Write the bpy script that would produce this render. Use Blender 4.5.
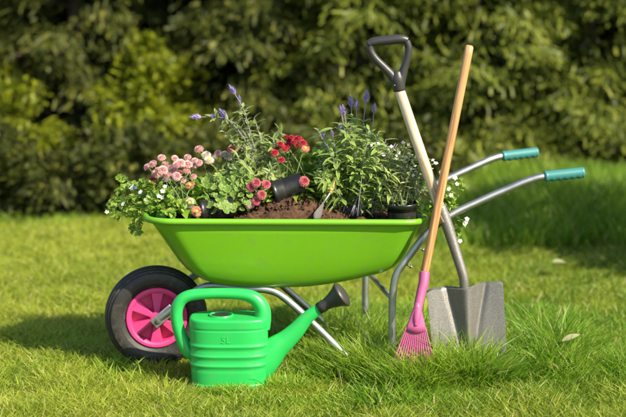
import bpy, bmesh, math, random
import numpy as np
from mathutils import Vector, Matrix

R = math.radians
rng = np.random.default_rng(7)
random.seed(7)
for o in list(bpy.data.objects):
    bpy.data.objects.remove(o)
scn = bpy.context.scene
col = scn.collection

# ------------------------------------------------------------------ camera, sky, sun, exposure
LENS, DIST, CAM_H, PITCH = 90.0, 6.1, 1.65, R(9.6)
cam_d = bpy.data.cameras.new('camera')
cam = bpy.data.objects.new('camera', cam_d)
col.objects.link(cam)
cam.location = (0, -DIST, CAM_H)
cam.rotation_euler = (R(90) - PITCH, 0, 0)
cam_d.lens = LENS
cam_d.sensor_width = 36
cam_d.clip_end = 500
cam_d.dof.use_dof = True
cam_d.dof.focus_distance = 5.8
cam_d.dof.aperture_fstop = 1.75
scn.camera = cam

SUN_EL, SUN_AZ = R(40), math.atan2(-0.60, 0.80)          # direction towards the sun, azimuth from +X
sdir = Vector((math.cos(SUN_EL) * math.cos(SUN_AZ), math.cos(SUN_EL) * math.sin(SUN_AZ), math.sin(SUN_EL)))
w = bpy.data.worlds.new('World')
scn.world = w
w.use_nodes = True
nt = w.node_tree
bg = nt.nodes['Background']
sky = nt.nodes.new('ShaderNodeTexSky')
sky.sky_type = 'NISHITA'
sky.sun_disc = False
sky.sun_elevation = SUN_EL
sky.sun_rotation = math.atan2(sdir.x, sdir.y)
nt.links.new(sky.outputs[0], bg.inputs[0])
bg.inputs[1].default_value = 0.115
sun_d = bpy.data.lights.new('sun', 'SUN')
sun_d.energy = 5.0
sun_d.angle = R(0.5)
sun_d.color = (1.0, 0.90, 0.70)
sun = bpy.data.objects.new('sun', sun_d)
col.objects.link(sun)
sun.rotation_euler = sdir.to_track_quat('Z', 'Y').to_euler()
sun.location = sdir * 20
scn.view_settings.view_transform = 'Standard'
scn.view_settings.look = 'None'
scn.view_settings.gamma = 1
scn.view_settings.use_curve_mapping = False
scn.view_settings.exposure = 1.0
scn.render.engine = 'CYCLES'
scn.cycles.max_bounces = 8
scn.cycles.transparent_max_bounces = 8

# ------------------------------------------------------------------ helpers
FPX = 626 * LENS / 36
CC = np.array([0, -DIST, CAM_H])
FW = np.array([0, math.cos(PITCH), -math.sin(PITCH)])
UPV = np.array([0, math.sin(PITCH), math.cos(PITCH)])


def at(px, py, Y):
    """world point seen at pixel (px, py) of the 626 wide photo, in the plane y = Y"""
    r = FW + np.array([1., 0, 0]) * (px - 313) / FPX - UPV * (py - 208.5) / FPX
    return CC + r * ((Y + DIST) / r[1])


def tag(o, label=None, cat=None, group=None, kind=None):
    for k, v in (('label', label), ('category', cat), ('group', group), ('kind', kind)):
        if v:
            o[k] = v
    return o


def thing(name, loc, label, cat, group=None, rz=0):
    o = bpy.data.objects.new(name, None)
    o.empty_display_size = 0.1
    col.objects.link(o)
    o.location = loc
    o.rotation_euler = (0, 0, rz)
    return tag(o, label, cat, group)


def origin(o):
    p = np.zeros(3)
    while o is not None:
        p += np.array(o.location)
        o = o.parent
    return p


class MB:
    """collects geometry (vertices, faces, uv per vertex, random value per vertex)"""

    def __init__(self):
        self.v, self.f, self.uv, self.r, self.n = [], [], [], [], 0

    def add(self, V, F, UV=None, RND=None):
        V = np.asarray(V, float).reshape(-1, 3)
        self.v.append(V)
        for f in (F if isinstance(F, list) else [F]):
            f = np.asarray(f, np.int64)
            self.f.append(f + self.n)
        self.uv.append(np.zeros((len(V), 2)) if UV is None else np.asarray(UV, float))
        self.r.append(np.zeros(len(V)) if RND is None else np.broadcast_to(np.asarray(RND, float), (len(V),)))
        self.n += len(V)
        return self

    def build(self, name, mat, parent=None, world=True, smooth=True, subsurf=0, bevel=0):
        V = np.concatenate(self.v)
        if parent is not None and world:
            V = V - origin(parent)
        UV, RN = np.concatenate(self.uv), np.concatenate(self.r)
        counts = np.concatenate([np.full(len(f), f.shape[1]) for f in self.f])
        idx = np.concatenate([f.ravel() for f in self.f])
        me = bpy.data.meshes.new(name)
        me.vertices.add(len(V))
        me.vertices.foreach_set('co', V.astype(np.float32).ravel())
        me.loops.add(len(idx))
        me.loops.foreach_set('vertex_index', idx.astype(np.int32))
        me.polygons.add(len(counts))
        st = np.concatenate([[0], np.cumsum(counts)[:-1]])
        me.polygons.foreach_set('loop_start', st.astype(np.int32))
        me.polygons.foreach_set('use_smooth', np.full(len(counts), smooth))
        uvl = me.uv_layers.new(name='UVMap')
        uvl.data.foreach_set('uv', UV[idx].astype(np.float32).ravel())
        a = me.attributes.new('rnd', 'FLOAT', 'POINT')
        a.data.foreach_set('value', RN.astype(np.float32))
        me.update(calc_edges=True)
        me.validate()
        if mat:
            me.materials.append(mat)
        o = bpy.data.objects.new(name, me)
        col.objects.link(o)
        if parent is not None:
            o.parent = parent
        if bevel:
            m = o.modifiers.new('bevel', 'BEVEL')
            m.width = bevel
            m.segments = 2
            m.limit_method = 'ANGLE'
        if subsurf:
            m = o.modifiers.new('sub', 'SUBSURF')
            m.levels = m.render_levels = subsurf
        return o


def unit(a):
    a = np.asarray(a, float)
    return a / np.maximum(np.linalg.norm(a, axis=-1, keepdims=True), 1e-9)


def spline(P, n=8, extra=None):
    """Catmull-Rom through P; extra values (radii) are interpolated along"""
    P = np.asarray(P, float)
    if extra is not None:
        P = np.c_[P, np.asarray(extra, float)]
    Q = np.vstack([2 * P[0] - P[1], P, 2 * P[-1] - P[-2]])
    out = []
    for i in range(1, len(Q) - 2):
        for t in np.linspace(0, 1, n, endpoint=False):
            a, b, c, d = Q[i - 1], Q[i], Q[i + 1], Q[i + 2]
            out.append(.5 * (2 * b + (c - a) * t + (2 * a - 5 * b + 4 * c - d) * t * t + (3 * b - a - 3 * c + d) * t ** 3))
    out.append(P[-1])
    return np.array(out)


def frames(P):
    T = unit(np.gradient(P, axis=0))
    ref = np.array([0, 0, 1.]) if abs(T[0][2]) < .9 else np.array([0, 1., 0])
    N = []
    n = unit(ref - T[0] * (ref @ T[0]))
    for t in T:
        n = unit(n - t * (n @ t))
        N.append(n)
    N = np.array(N)
    return T, N, np.cross(T, N)


def tube(mb, P, r, seg=14, ry=1.0, caps=True, rnd=0, up=None):
    """sweep an ellipse (r, r*ry) along P"""
    P = np.asarray(P, float)
    r = np.broadcast_to(np.asarray(r, float), (len(P),))
    T, N, B = frames(P)
    if up is not None:
        N = unit(np.cross(np.asarray(up, float), T))
        B = np.cross(T, N)
    a = np.linspace(0, 2 * np.pi, seg, endpoint=False)
    V = P[:, None] + r[:, None, None] * (N[:, None] * np.cos(a)[None, :, None] + ry * B[:, None] * np.sin(a)[None, :, None])
    d = np.concatenate([[0], np.cumsum(np.linalg.norm(np.diff(P, axis=0), axis=1))])
    UV = np.stack(np.broadcast_arrays(a[None] / 6.2832, d[:, None]), -1).reshape(-1, 2)
    k, s = np.meshgrid(np.arange(len(P) - 1), np.arange(seg), indexing='ij')
    s2 = (s + 1) % seg
    F = np.stack([k * seg + s, k * seg + s2, (k + 1) * seg + s2, (k + 1) * seg + s], -1).reshape(-1, 4)
    fs = [F]
    V = V.reshape(-1, 3)
    if caps:
        V = np.vstack([V, P[0], P[-1]])
        UV = np.vstack([UV, [.5, 0], [.5, d[-1]]])
        m = len(P) * seg
        j = np.arange(seg)
        fs.append(np.stack([np.full(seg, m), (j + 1) % seg, j], -1))
        fs.append(np.stack([np.full(seg, m + 1), m - seg + j, m - seg + (j + 1) % seg], -1))
    return mb.add(V, fs, UV, rnd)


def lathe(mb, prof, c, axis, seg=48, close=False, rnd=0):
    """prof = [(radius, distance along axis)]"""
    axis = unit(axis)
    ref = np.array([0, 0, 1.]) if abs(axis[2]) < .9 else np.array([1., 0, 0])
    e1 = unit(np.cross(ref, axis))
    e2 = np.cross(axis, e1)
    a = np.linspace(0, 2 * np.pi, seg, endpoint=False)
    prof = np.asarray(prof, float)
    V = np.asarray(c)[None, None] + prof[:, 0][:, None, None] * (e1 * np.cos(a)[:, None] + e2 * np.sin(a)[:, None])[None] + prof[:, 1][:, None, None] * axis
    n = len(prof)
    kk = np.arange(n if close else n - 1)
    k, s = np.meshgrid(kk, np.arange(seg), indexing='ij')
    s2, k2 = (s + 1) % seg, (k + 1) % n
    F = np.stack([k * seg + s, k * seg + s2, k2 * seg + s2, k2 * seg + s], -1).reshape(-1, 4)
    UV = np.stack(np.broadcast_arrays(a[None] / 6.2832, np.linspace(0, 1, n)[:, None]), -1).reshape(-1, 2)
    return mb.add(V.reshape(-1, 3), F, UV, rnd)


def box(mb, c, ex, ey, ez):
    """box at c with half-axis vectors"""
    c, ex, ey, ez = (np.asarray(q, float) for q in (c, ex, ey, ez))
    V = [c + i * ex + j * ey + k * ez for k in (-1, 1) for j in (-1, 1) for i in (-1, 1)]
    return mb.add(V, np.array([[0, 2, 3, 1], [4, 5, 7, 6], [0, 1, 5, 4], [2, 6, 7, 3], [0, 4, 6, 2], [1, 3, 7, 5]]))


def leaves(mb, P, D, N, L, W, bend=.3, fold=.15, shape='lance', K=4, rnd=None):
    """n leaf blades, three vertices across, K rows along"""
    P, D, N = (np.atleast_2d(np.asarray(q, float)) for q in (P, D, N))
    n = len(P)
    D = unit(D)
    S = unit(np.cross(D, N))
    N = np.cross(S, D)
    L = np.broadcast_to(np.asarray(L, float), (n,))
    W = np.broadcast_to(np.asarray(W, float), (n,))
    bend = np.broadcast_to(np.asarray(bend, float), (n,))
    rnd = rng.random(n) if rnd is None else np.broadcast_to(rnd, (n,))
    t = np.linspace(0, 1, K + 1)
    prof = {'lance': np.sin(np.pi * np.clip(t * .93 + .06, 0, 1)) ** .8,
            'spoon': np.clip(t * 1.25, .12, 1) ** 1.2 * np.sqrt(np.clip(1.06 - t ** 5, .02, 1)),
            'round': np.sqrt(np.clip(1 - (2 * t - 1) ** 2, .02, 1)),
            'blade': np.clip(1 - t ** 1.6, .03, 1),
            'spray': np.array([.5, 1, .9, .7, .1, .1])[:K + 1]}[shape]
    C = P[:, None] + D[:, None] * (L[:, None] * t)[..., None] - N[:, None] * (bend * L)[:, None, None] * (t ** 2)[None, :, None]
    half = S[:, None] * (W[:, None] * prof * .5)[..., None]
    lift = N[:, None] * (fold * W[:, None] * prof)[..., None]
    V = np.stack([C - half + lift, C, C + half + lift], 2).reshape(-1, 3)
    UV = np.tile(np.stack(np.broadcast_arrays(np.array([0, .5, 1])[None], t[:, None]), -1).reshape(-1, 2), (n, 1))
    b = (np.arange(n) * 3 * (K + 1))[:, None, None]
    k = (np.arange(K) * 3)[None, :, None]
    j = np.arange(2)[None, None]
    q = b + k + j
    F = np.stack([q, q + 1, q + 4, q + 3], -1).reshape(-1, 4)
    return mb.add(V, F, UV, np.repeat(rnd, 3 * (K + 1)))


def rand_dirs(n):
    return unit(rng.normal(size=(n, 3)))


def noise2(x, y, s, seed=0):
    g = np.random.default_rng(seed)
    out = 0
    for i in range(7):
        a, f, p = g.random() * 6.28, s * (.6 + 1.2 * g.random()), g.random() * 6.28
        out = out + np.sin((x * np.cos(a) + y * np.sin(a)) * f + p)
    return out / 7 * 1.6


# ------------------------------------------------------------------ materials
def mat_base(name):
    m = bpy.data.materials.new(name)
    m.use_nodes = True
    return m, m.node_tree, m.node_tree.nodes['Principled BSDF']


def plain(name, c, rough=.5, metal=0, spec=.5, vary=.12, scale=6, bump=0, bscale=60, coat=0, dirt=None, dirt_amt=0):
    m, t, p = mat_base(name)
    n = t.nodes.new('ShaderNodeTexNoise')
    n.inputs['Scale'].default_value = scale
    n.inputs['Detail'].default_value = 6
    co = t.nodes.new('ShaderNodeTexCoord')
    t.links.new(co.outputs['Object'], n.inputs['Vector'])
    mx = t.nodes.new('ShaderNodeMix')
    mx.data_type = 'RGBA'
    mx.inputs[6].default_value = (*[min(1, q * (1 - vary)) for q in c], 1)
    mx.inputs[7].default_value = (*[min(1, q * (1 + vary)) for q in c], 1)
    t.links.new(n.outputs[0], mx.inputs[0])
    out = mx.outputs[2]
    if dirt:
        n2 = t.nodes.new('ShaderNodeTexNoise')
        n2.inputs['Scale'].default_value = scale * 4
        n2.inputs['Detail'].default_value = 9
        n2.inputs['Roughness'].default_value = .75
        t.links.new(co.outputs['Object'], n2.inputs['Vector'])
        rp = t.nodes.new('ShaderNodeMapRange')
        rp.inputs[1].default_value = .52
        rp.inputs[2].default_value = .78
        rp.inputs[4].default_value = dirt_amt
        t.links.new(n2.outputs[0], rp.inputs[0])
        m2 = t.nodes.new('ShaderNodeMix')
        m2.data_type = 'RGBA'
        m2.inputs[7].default_value = (*dirt, 1)
        t.links.new(rp.outputs[0], m2.inputs[0])
        t.links.new(out, m2.inputs[6])
        out = m2.outputs[2]
    t.links.new(out, p.inputs['Base Color'])
    rr = t.nodes.new('ShaderNodeMapRange')
    rr.inputs[3].default_value = max(.05, rough - .08)
    rr.inputs[4].default_value = min(1, rough + .1)
    t.links.new(n.outputs[0], rr.inputs[0])
    t.links.new(rr.outputs[0], p.inputs['Roughness'])
    p.inputs['Metallic'].default_value = metal
    p.inputs['Specular IOR Level'].default_value = spec
    p.inputs['Coat Weight'].default_value = coat
    p.inputs['Coat Roughness'].default_value = .15
    if bump:
        nb = t.nodes.new('ShaderNodeTexNoise')
        nb.inputs['Scale'].default_value = bscale
        nb.inputs['Detail'].default_value = 5
        t.links.new(co.outputs['Object'], nb.inputs['Vector'])
        bp = t.nodes.new('ShaderNodeBump')
        bp.inputs['Strength'].default_value = bump
        bp.inputs['Distance'].default_value = .002
        t.links.new(nb.outputs[0], bp.inputs['Height'])
        t.links.new(bp.outputs[0], p.inputs['Normal'])
    return m


def leafy(name, c1, c2, edge=None, edge_at=.6, trans=.35, rough=.5, c3=None, c3_at=.85, spec=.35, tip=None):
    """leaf surface: per-leaf colour between c1 and c2, a few c3; optional pale margin; light passes through"""
    m, t, p = mat_base(name)
    at_ = t.nodes.new('ShaderNodeAttribute')
    at_.attribute_name = 'rnd'
    mx = t.nodes.new('ShaderNodeMix')
    mx.data_type = 'RGBA'
    mx.inputs[6].default_value = (*c1, 1)
    mx.inputs[7].default_value = (*c2, 1)
    t.links.new(at_.outputs['Fac'], mx.inputs[0])
    out = mx.outputs[2]

    def blend(fac, colour, out):
        q = t.nodes.new('ShaderNodeMix')
        q.data_type = 'RGBA'
        t.links.new(fac, q.inputs[0])
        t.links.new(out, q.inputs[6])
        q.inputs[7].default_value = (*colour, 1)
        return q.outputs[2]
    if c3:
        g = t.nodes.new('ShaderNodeMath')
        g.operation = 'GREATER_THAN'
        t.links.new(at_.outputs['Fac'], g.inputs[0])
        g.inputs[1].default_value = c3_at
        out = blend(g.outputs[0], c3, out)
    uv = t.nodes.new('ShaderNodeUVMap')
    sp = t.nodes.new('ShaderNodeSeparateXYZ')
    t.links.new(uv.outputs[0], sp.inputs[0])
    if edge or tip:
        src = sp.outputs[1]
        lo, hi = edge_at - .18, edge_at + .18
        if edge:
            a = t.nodes.new('ShaderNodeMath')
            a.operation = 'SUBTRACT'
            a.inputs[1].default_value = .5
            t.links.new(sp.outputs[0], a.inputs[0])
            b = t.nodes.new('ShaderNodeMath')
            b.operation = 'ABSOLUTE'
            t.links.new(a.outputs[0], b.inputs[0])
            c = t.nodes.new('ShaderNodeMath')
            c.operation = 'MULTIPLY'
            c.inputs[1].default_value = 2
            t.links.new(b.outputs[0], c.inputs[0])
            src = c.outputs[0]
        rp = t.nodes.new('ShaderNodeMapRange')
        rp.inputs[1].default_value = lo
        rp.inputs[2].default_value = hi
        t.links.new(src, rp.inputs[0])
        out = blend(rp.outputs[0], edge or tip, out)
    t.links.new(out, p.inputs['Base Color'])
    p.inputs['Roughness'].default_value = rough
    p.inputs['Specular IOR Level'].default_value = spec
    tr = t.nodes.new('ShaderNodeBsdfTranslucent')
    t.links.new(out, tr.inputs[0])
    ms = t.nodes.new('ShaderNodeMixShader')
    ms.inputs[0].default_value = trans
    t.links.new(p.outputs[0], ms.inputs[1])
    t.links.new(tr.outputs[0], ms.inputs[2])
    t.links.new(ms.outputs[0], t.nodes['Material Output'].inputs[0])
    return m


def wood(name, c1, c2, c3, scale=(60, 60, 3), rough=.5):
    m, t, p = mat_base(name)
    uv = t.nodes.new('ShaderNodeUVMap')
    mp = t.nodes.new('ShaderNodeMapping')
    mp.inputs['Scale'].default_value = scale
    t.links.new(uv.outputs[0], mp.inputs[0])
    n = t.nodes.new('ShaderNodeTexNoise')
    n.inputs['Scale'].default_value = 1
    n.inputs['Detail'].default_value = 7
    n.inputs['Distortion'].default_value = .6
    t.links.new(mp.outputs[0], n.inputs['Vector'])
    cr = t.nodes.new('ShaderNodeValToRGB')
    cr.color_ramp.elements[0].position = .38
    cr.color_ramp.elements[0].color = (*c1, 1)
    cr.color_ramp.elements[1].position = .62
    cr.color_ramp.elements[1].color = (*c3, 1)
    e = cr.color_ramp.elements.new(.5)
    e.color = (*c2, 1)
    t.links.new(n.outputs[0], cr.inputs[0])
    t.links.new(cr.outputs[0], p.inputs['Base Color'])
    p.inputs['Roughness'].default_value = rough
    bp = t.nodes.new('ShaderNodeBump')
    bp.inputs['Strength'].default_value = .15
    bp.inputs['Distance'].default_value = .001
    t.links.new(n.outputs[0], bp.inputs['Height'])
    t.links.new(bp.outputs[0], p.inputs['Normal'])
    return m


M = {}
M['lime'] = plain('lime_paint', (.132, .345, .010), .33, vary=.05, scale=4, coat=.25, bump=.04, bscale=30, dirt=(.15, .19, .06), dirt_amt=.45)
M['can'] = plain('green_plastic', (.018, .40, .078), .36, vary=.05, scale=5, bump=.06, bscale=90, dirt=(.10, .30, .09), dirt_amt=.5)
M['pink'] = plain('pink_plastic', (.66, .042, .19), .42, vary=.06, dirt=(.35, .10, .12), dirt_amt=.5)
M['rake_pink'] = plain('magenta_paint', (.42, .078, .21), .45, vary=.08, bump=.08, dirt=(.4, .15, .22), dirt_amt=.5)
M['teal'] = plain('teal_rubber', (.035, .19, .185), .45, vary=.08)
M['rubber'] = plain('black_rubber', (.022, .020, .018), .55, vary=.25, scale=9, bump=.25, bscale=120, dirt=(.13, .105, .07), dirt_amt=.8)
M['black'] = plain('black_plastic', (.030, .029, .028), .42, vary=.2, bump=.15, bscale=150)
M['rose'] = plain('rose_plastic', (.035, .030, .028), .45, vary=.2, bump=.1)
M['pot'] = plain('pot_plastic', (.009, .010, .009), .3, vary=.3, dirt=(.07, .05, .035), dirt_amt=.6)
M['zinc'] = plain('galvanised_steel', (.40, .41, .40), .46, metal=1, vary=.25, scale=25, bump=.05, dirt=(.22, .20, .16), dirt_amt=.5)
M['steel'] = plain('bolt_steel', (.13, .125, .115), .6, metal=.6, vary=.2)
M['ash'] = wood('pale_ash_wood', (.34, .21, .10), (.56, .42, .27), (.68, .56, .41), scale=(9, 3.5, 1))
M['pine'] = wood('oiled_beech_wood', (.30, .13, .04), (.43, .22, .08), (.52, .30, .12), scale=(9, 4, 1), rough=.42)
M['trowel_wood'] = wood('orange_wood', (.40, .17, .06), (.5, .24, .09), (.55, .3, .12))
M['bark'] = plain('bark', (.07, .05, .035), .9, vary=.4, scale=8, bump=.8, bscale=30)
M['stem'] = plain('green_stem', (.13, .20, .05), .5, vary=.25, scale=20)
M['stem_purple'] = plain('purple_stem', (.20, .19, .22), .5, vary=.25, scale=20)


def hammered():
    m, t, p = mat_base('hammered_grey_paint')
    co = t.nodes.new('ShaderNodeTexCoord')
    v = t.nodes.new('ShaderNodeTexVoronoi')
    v.inputs['Scale'].default_value = 330
    t.links.new(co.outputs['Object'], v.inputs['Vector'])
    n = t.nodes.new('ShaderNodeTexNoise')
    n.inputs['Scale'].default_value = 14
    n.inputs['Detail'].default_value = 8
    t.links.new(co.outputs['Object'], n.inputs['Vector'])
    cr = t.nodes.new('ShaderNodeValToRGB')
    cr.color_ramp.elements[0].position = .1
    cr.color_ramp.elements[0].color = (.33, .315, .29, 1)
    cr.color_ramp.elements[1].position = .55
    cr.color_ramp.elements[1].color = (.18, .17, .155, 1)
    t.links.new(v.outputs['Distance'], cr.inputs[0])
    mx = t.nodes.new('ShaderNodeMix')
    mx.data_type = 'RGBA'
    mx.inputs[7].default_value = (.20, .17, .135, 1)
    rp = t.nodes.new('ShaderNodeMapRange')
    rp.inputs[1].default_value = .5
    rp.inputs[2].default_value = .75
    rp.inputs[4].default_value = .6
    t.links.new(n.outputs[0], rp.inputs[0])
    t.links.new(rp.outputs[0], mx.inputs[0])
    t.links.new(cr.outputs[0], mx.inputs[6])
    t.links.new(mx.outputs[2], p.inputs['Base Color'])
    p.inputs['Metallic'].default_value = .65
    p.inputs['Roughness'].default_value = .5
    bp = t.nodes.new('ShaderNodeBump')
    bp.inputs['Strength'].default_value = .5
    bp.inputs['Distance'].default_value = .0008
    t.links.new(v.outputs['Distance'], bp.inputs['Height'])
    t.links.new(bp.outputs[0], p.inputs['Normal'])
    return m


M['hammered'] = hammered()
M['grass'] = leafy('lawn_blades', (.125, .235, .014), (.44, .485, .055), c3=(.62, .54, .22), c3_at=.93, trans=.5, rough=.45, spec=.35)
M['tall'] = leafy('long_blades', (.10, .24, .012), (.40, .54, .055), c3=(.58, .52, .22), c3_at=.95, trans=.5, rough=.42, spec=.4)
M['salvia'] = leafy('salvia_leaf', (.21, .34, .07), (.36, .46, .13), edge=(.58, .60, .30), edge_at=.72, trans=.48)
M['variegated'] = leafy('variegated_leaf', (.19, .35, .045), (.36, .49, .11), edge=(.56, .62, .26), edge_at=.74, trans=.48)
M['bellis_leaf'] = leafy('daisy_leaf', (.17, .34, .026), (.34, .48, .07), trans=.5, rough=.42)
M['bacopa_leaf'] = leafy('trailing_leaf', (.21, .36, .04), (.40, .52, .11), trans=.5, rough=.42)
M['round_leaf'] = leafy('scalloped_leaf', (.13, .28, .035), (.24, .37, .07), edge=(.40, .47, .17), edge_at=.85, trans=.48)
M['euphorbia_leaf'] = leafy('pale_small_leaf', (.27, .35, .12), (.58, .58, .34), trans=.35)
M['white'] = leafy('white_petal', (.78, .76, .70), (.85, .82, .78), trans=.3, rough=.6)
M['p_pink'] = leafy('pink_petal', (.74, .40, .40), (.82, .54, .52), tip=(.86, .74, .70), edge_at=.95, trans=.3, rough=.6)
M['p_deep'] = leafy('rose_petal', (.55, .08, .13), (.68, .17, .20), tip=(.74, .34, .34), edge_at=.9, trans=.3, rough=.6)
M['p_red'] = leafy('red_petal', (.46, .016, .04), (.62, .05, .09), tip=(.68, .20, .22), edge_at=1.0, trans=.25, rough=.55)
M['p_white'] = leafy('cream_petal', (.70, .62, .50), (.80, .74, .66), trans=.3, rough=.6)
M['p_salmon'] = leafy('salmon_petal', (.68, .24, .17), (.75, .34, .26), trans=.3, rough=.6)
M['p_orange'] = leafy('orange_petal', (.62, .07, .03), (.70, .14, .05), trans=.3, rough=.6)
M['yellow'] = plain('yellow_disc', (.62, .42, .05), .8, vary=.3, scale=200)
M['lav'] = leafy('lavender_bud', (.26, .20, .46), (.46, .38, .66), trans=.2, rough=.7)
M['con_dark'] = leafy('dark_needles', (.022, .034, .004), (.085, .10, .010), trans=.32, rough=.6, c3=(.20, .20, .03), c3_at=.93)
M['con_olive'] = leafy('olive_needles', (.042, .066, .006), (.145, .18, .018), trans=.36, rough=.5, c3=(.22, .25, .03), c3_at=.88)  # c3 paints some sprays as sunlit tips, highlights put into the colour
M['shrub_y'] = leafy('yellow_green_leaf', (.11, .15, .007), (.29, .32, .016), trans=.42, rough=.45)


def soil_mat(name, c1, c2, sc):
    m, t, p = mat_base(name)
    co = t.nodes.new('ShaderNodeTexCoord')
    n = t.nodes.new('ShaderNodeTexNoise')
    n.inputs['Scale'].default_value = sc
    n.inputs['Detail'].default_value = 10
    n.inputs['Roughness'].default_value = .7
    t.links.new(co.outputs['Object'], n.inputs['Vector'])
    cr = t.nodes.new('ShaderNodeValToRGB')
    cr.color_ramp.elements[0].position = .32
    cr.color_ramp.elements[0].color = (*c1, 1)
    cr.color_ramp.elements[1].position = .7
    cr.color_ramp.elements[1].color = (*c2, 1)
    t.links.new(n.outputs[0], cr.inputs[0])
    t.links.new(cr.outputs[0], p.inputs['Base Color'])
    p.inputs['Roughness'].default_value = .95
    p.inputs['Specular IOR Level'].default_value = .1
    bp = t.nodes.new('ShaderNodeBump')
    bp.inputs['Strength'].default_value = 1
    bp.inputs['Distance'].default_value = .006
    t.links.new(n.outputs[0], bp.inputs['Height'])
    t.links.new(bp.outputs[0], p.inputs['Normal'])
    return m


M['soil'] = soil_mat('potting_soil', (.028, .014, .009), (.13, .072, .045), 55)
M['ground'] = soil_mat('turf_ground', (.040, .050, .010), (.085, .095, .025), 22)

# ------------------------------------------------------------------ setting: ground, lawn
g = MB()
xs = np.concatenate([np.linspace(-120, -8, 8), np.linspace(-6, 6, 61), np.linspace(8, 120, 8)])
ys = np.concatenate([np.linspace(-60, -8, 5), np.linspace(-6, 6, 61), np.linspace(8, 160, 8)])
X, Y = np.meshgrid(xs, ys, indexing='ij')


def ground_z(x, y):
    near = np.exp(-(np.maximum(np.abs(x), np.abs(y)) / 6.0) ** 6)
    bank = .17 * np.clip((y - 2.05) / .7, 0, 1) ** 1.5 * np.clip((x - .55) / .6, 0, 1)
    return near * (.006 * noise2(x, y, 2.5, 3) + .006 * noise2(x, y, 7, 4)) + bank * np.exp(-(np.abs(x) / 6) ** 4) * np.exp(-(np.clip(y - 3.4, 0, 99) / 2) ** 2) - .012


n_, m_ = X.shape
I, J = np.meshgrid(np.arange(n_ - 1), np.arange(m_ - 1), indexing='ij')
g.add(np.stack([X, Y, ground_z(X, Y)], -1).reshape(-1, 3), np.stack([I * m_ + J, (I + 1) * m_ + J, (I + 1) * m_ + J + 1, I * m_ + J + 1], -1).reshape(-1, 4))
tag(g.build('ground', M['ground']), kind='structure')

YAW = R(9)
BO = np.array([-.1, 0, 0])
BU = np.array([math.cos(YAW), math.sin(YAW), 0])
BV = np.array([-math.sin(YAW), math.cos(YAW), 0])


def bw(u, v, z):
    return BO + BU * u + BV * v + np.array([0, 0, z])


CAN_X, CAN_Y = at(229.5, 388, -.36)[0], -.36


def keep(x, y):
    can = (np.abs((x - CAN_X) / .158) ** 3 + np.abs((y - CAN_Y) / .092) ** 3) > 1
    q = np.stack([x, y], -1) - BO[:2]
    u, v = q @ BU[:2], q @ BV[:2]
    wheel = ~((np.abs(u + .52) < .11) & (np.abs(v) < .055))
    return can & wheel


def blades(mb, x, y, h, wd, lean=.5, K=3):
    k = keep(x, y)
    x, y, h = x[k], y[k], h[k]
    wd = np.broadcast_to(wd, k.shape)[k] if np.ndim(wd) else wd
    n = len(x)
    az = rng.random(n) * 6.2832
    ln = lean * rng.random(n) ** .8
    D = np.stack([np.cos(az) * ln, np.sin(az) * ln, np.ones(n)], -1)
    P = np.stack([x, y, ground_z(x, y) - .003], -1)
    D = unit(D)
    side = rng.random(n) * 6.2832
    S = unit(np.cross(D, np.stack([np.cos(side), np.sin(side), np.zeros(n)], -1)))
    t = np.linspace(0, 1, K + 1)
    out = np.stack([np.cos(az), np.sin(az), -.35 * np.ones(n)], -1)
    bend = (.15 + .6 * rng.random(n)) * lean * 1.3
    C = P[:, None] + D[:, None] * (h[:, None] * t)[..., None] + out[:, None] * (bend * h)[:, None, None] * (t ** 2.2)[None, :, None]
    W = np.broadcast_to(np.asarray(wd, float), (n,))
    half = S[:, None] * (W[:, None] * np.clip(1 - t ** 2, .08, 1) * .5)[..., None]
    V = np.stack([C - half, C + half], 2).reshape(-1, 3)
    UV = np.tile(np.stack(np.broadcast_arrays(np.array([0., 1])[None], t[:, None]), -1).reshape(-1, 2), (n, 1))
    b = (np.arange(n) * 2 * (K + 1))[:, None] + (np.arange(K) * 2)[None]
    F = np.stack([b, b + 1, b + 3, b + 2], -1).reshape(-1, 4)
    tone = np.clip(rng.random(n) * .75 + .13 + .20 * noise2(x, y, 3.0, 9) + .16 * noise2(x, y, 11, 19) - .13 * np.clip(x, -1.5, 1.5), 0, .92)
    tone = np.where(rng.random(n) < .045, .97, tone)
    mb.add(V, F, UV, np.repeat(tone, 2 * (K + 1)))


def scatter(x0, x1, y0, y1, dens):
    n = int((x1 - x0) * (y1 - y0) * dens)
    return rng.uniform(x0, x1, n), rng.uniform(y0, y1, n)


lawn = MB()
for x0, x1, y0, y1, dens, h0, wd in [(-1.6, 1.6, -1.3, .5, 20000, .048, .0046), (-2.1, 2.1, .5, 1.9, 14000, .046, .0048),
                                     (-2.9, 2.9, 1.9, 3.2, 9000, .046, .0055), (-3.2, -1.6, -1.3, .5, 9000, .042, .005),
                                     (1.6, 3.2, -1.3, .5, 9000, .042, .005), (-3.6, -2.1, .5, 1.9, 7000, .044, .006), (2.1, 3.6, .5, 1.9, 7000, .044, .006),
                                     (-3, 3, -2.6, -1.3, 5000, .042, .006)]:
    x, y = scatter(x0, x1, y0, y1, dens)
    hn = np.clip(1 + .4 * noise2(x, y, 4, 21) + .42 * noise2(x, y, 15, 22), .35, 2.1)
    blades(lawn, x, y, h0 * hn * (.6 + .8 * rng.random(len(x))), wd * (.7 + .6 * rng.random(len(x))), lean=.75)
tag(lawn.build('lawn_grass', M['grass']), 'short sunlit yellow-green lawn all around the wheelbarrow', 'grass', kind='stuff')

tall = MB()


def tuft_zone(cx, cy, rx, ry, n, h, wd=.0060, lean=.6):
    a, q = rng.random(n) * 6.2832, np.sqrt(rng.random(n)) * (.55 + .45 * rng.random(n))
    x, y = cx + rx * q * np.cos(a), cy + ry * q * np.sin(a)
    hn = np.clip(1 + .5 * noise2(x, y, 9, 31), .4, 1.7) * (1.1 - .6 * q)
    blades(tall, x, y, h * hn * (.45 + .7 * rng.random(n)), wd * (.7 + .7 * rng.random(n)), lean=lean, K=4)


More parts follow.
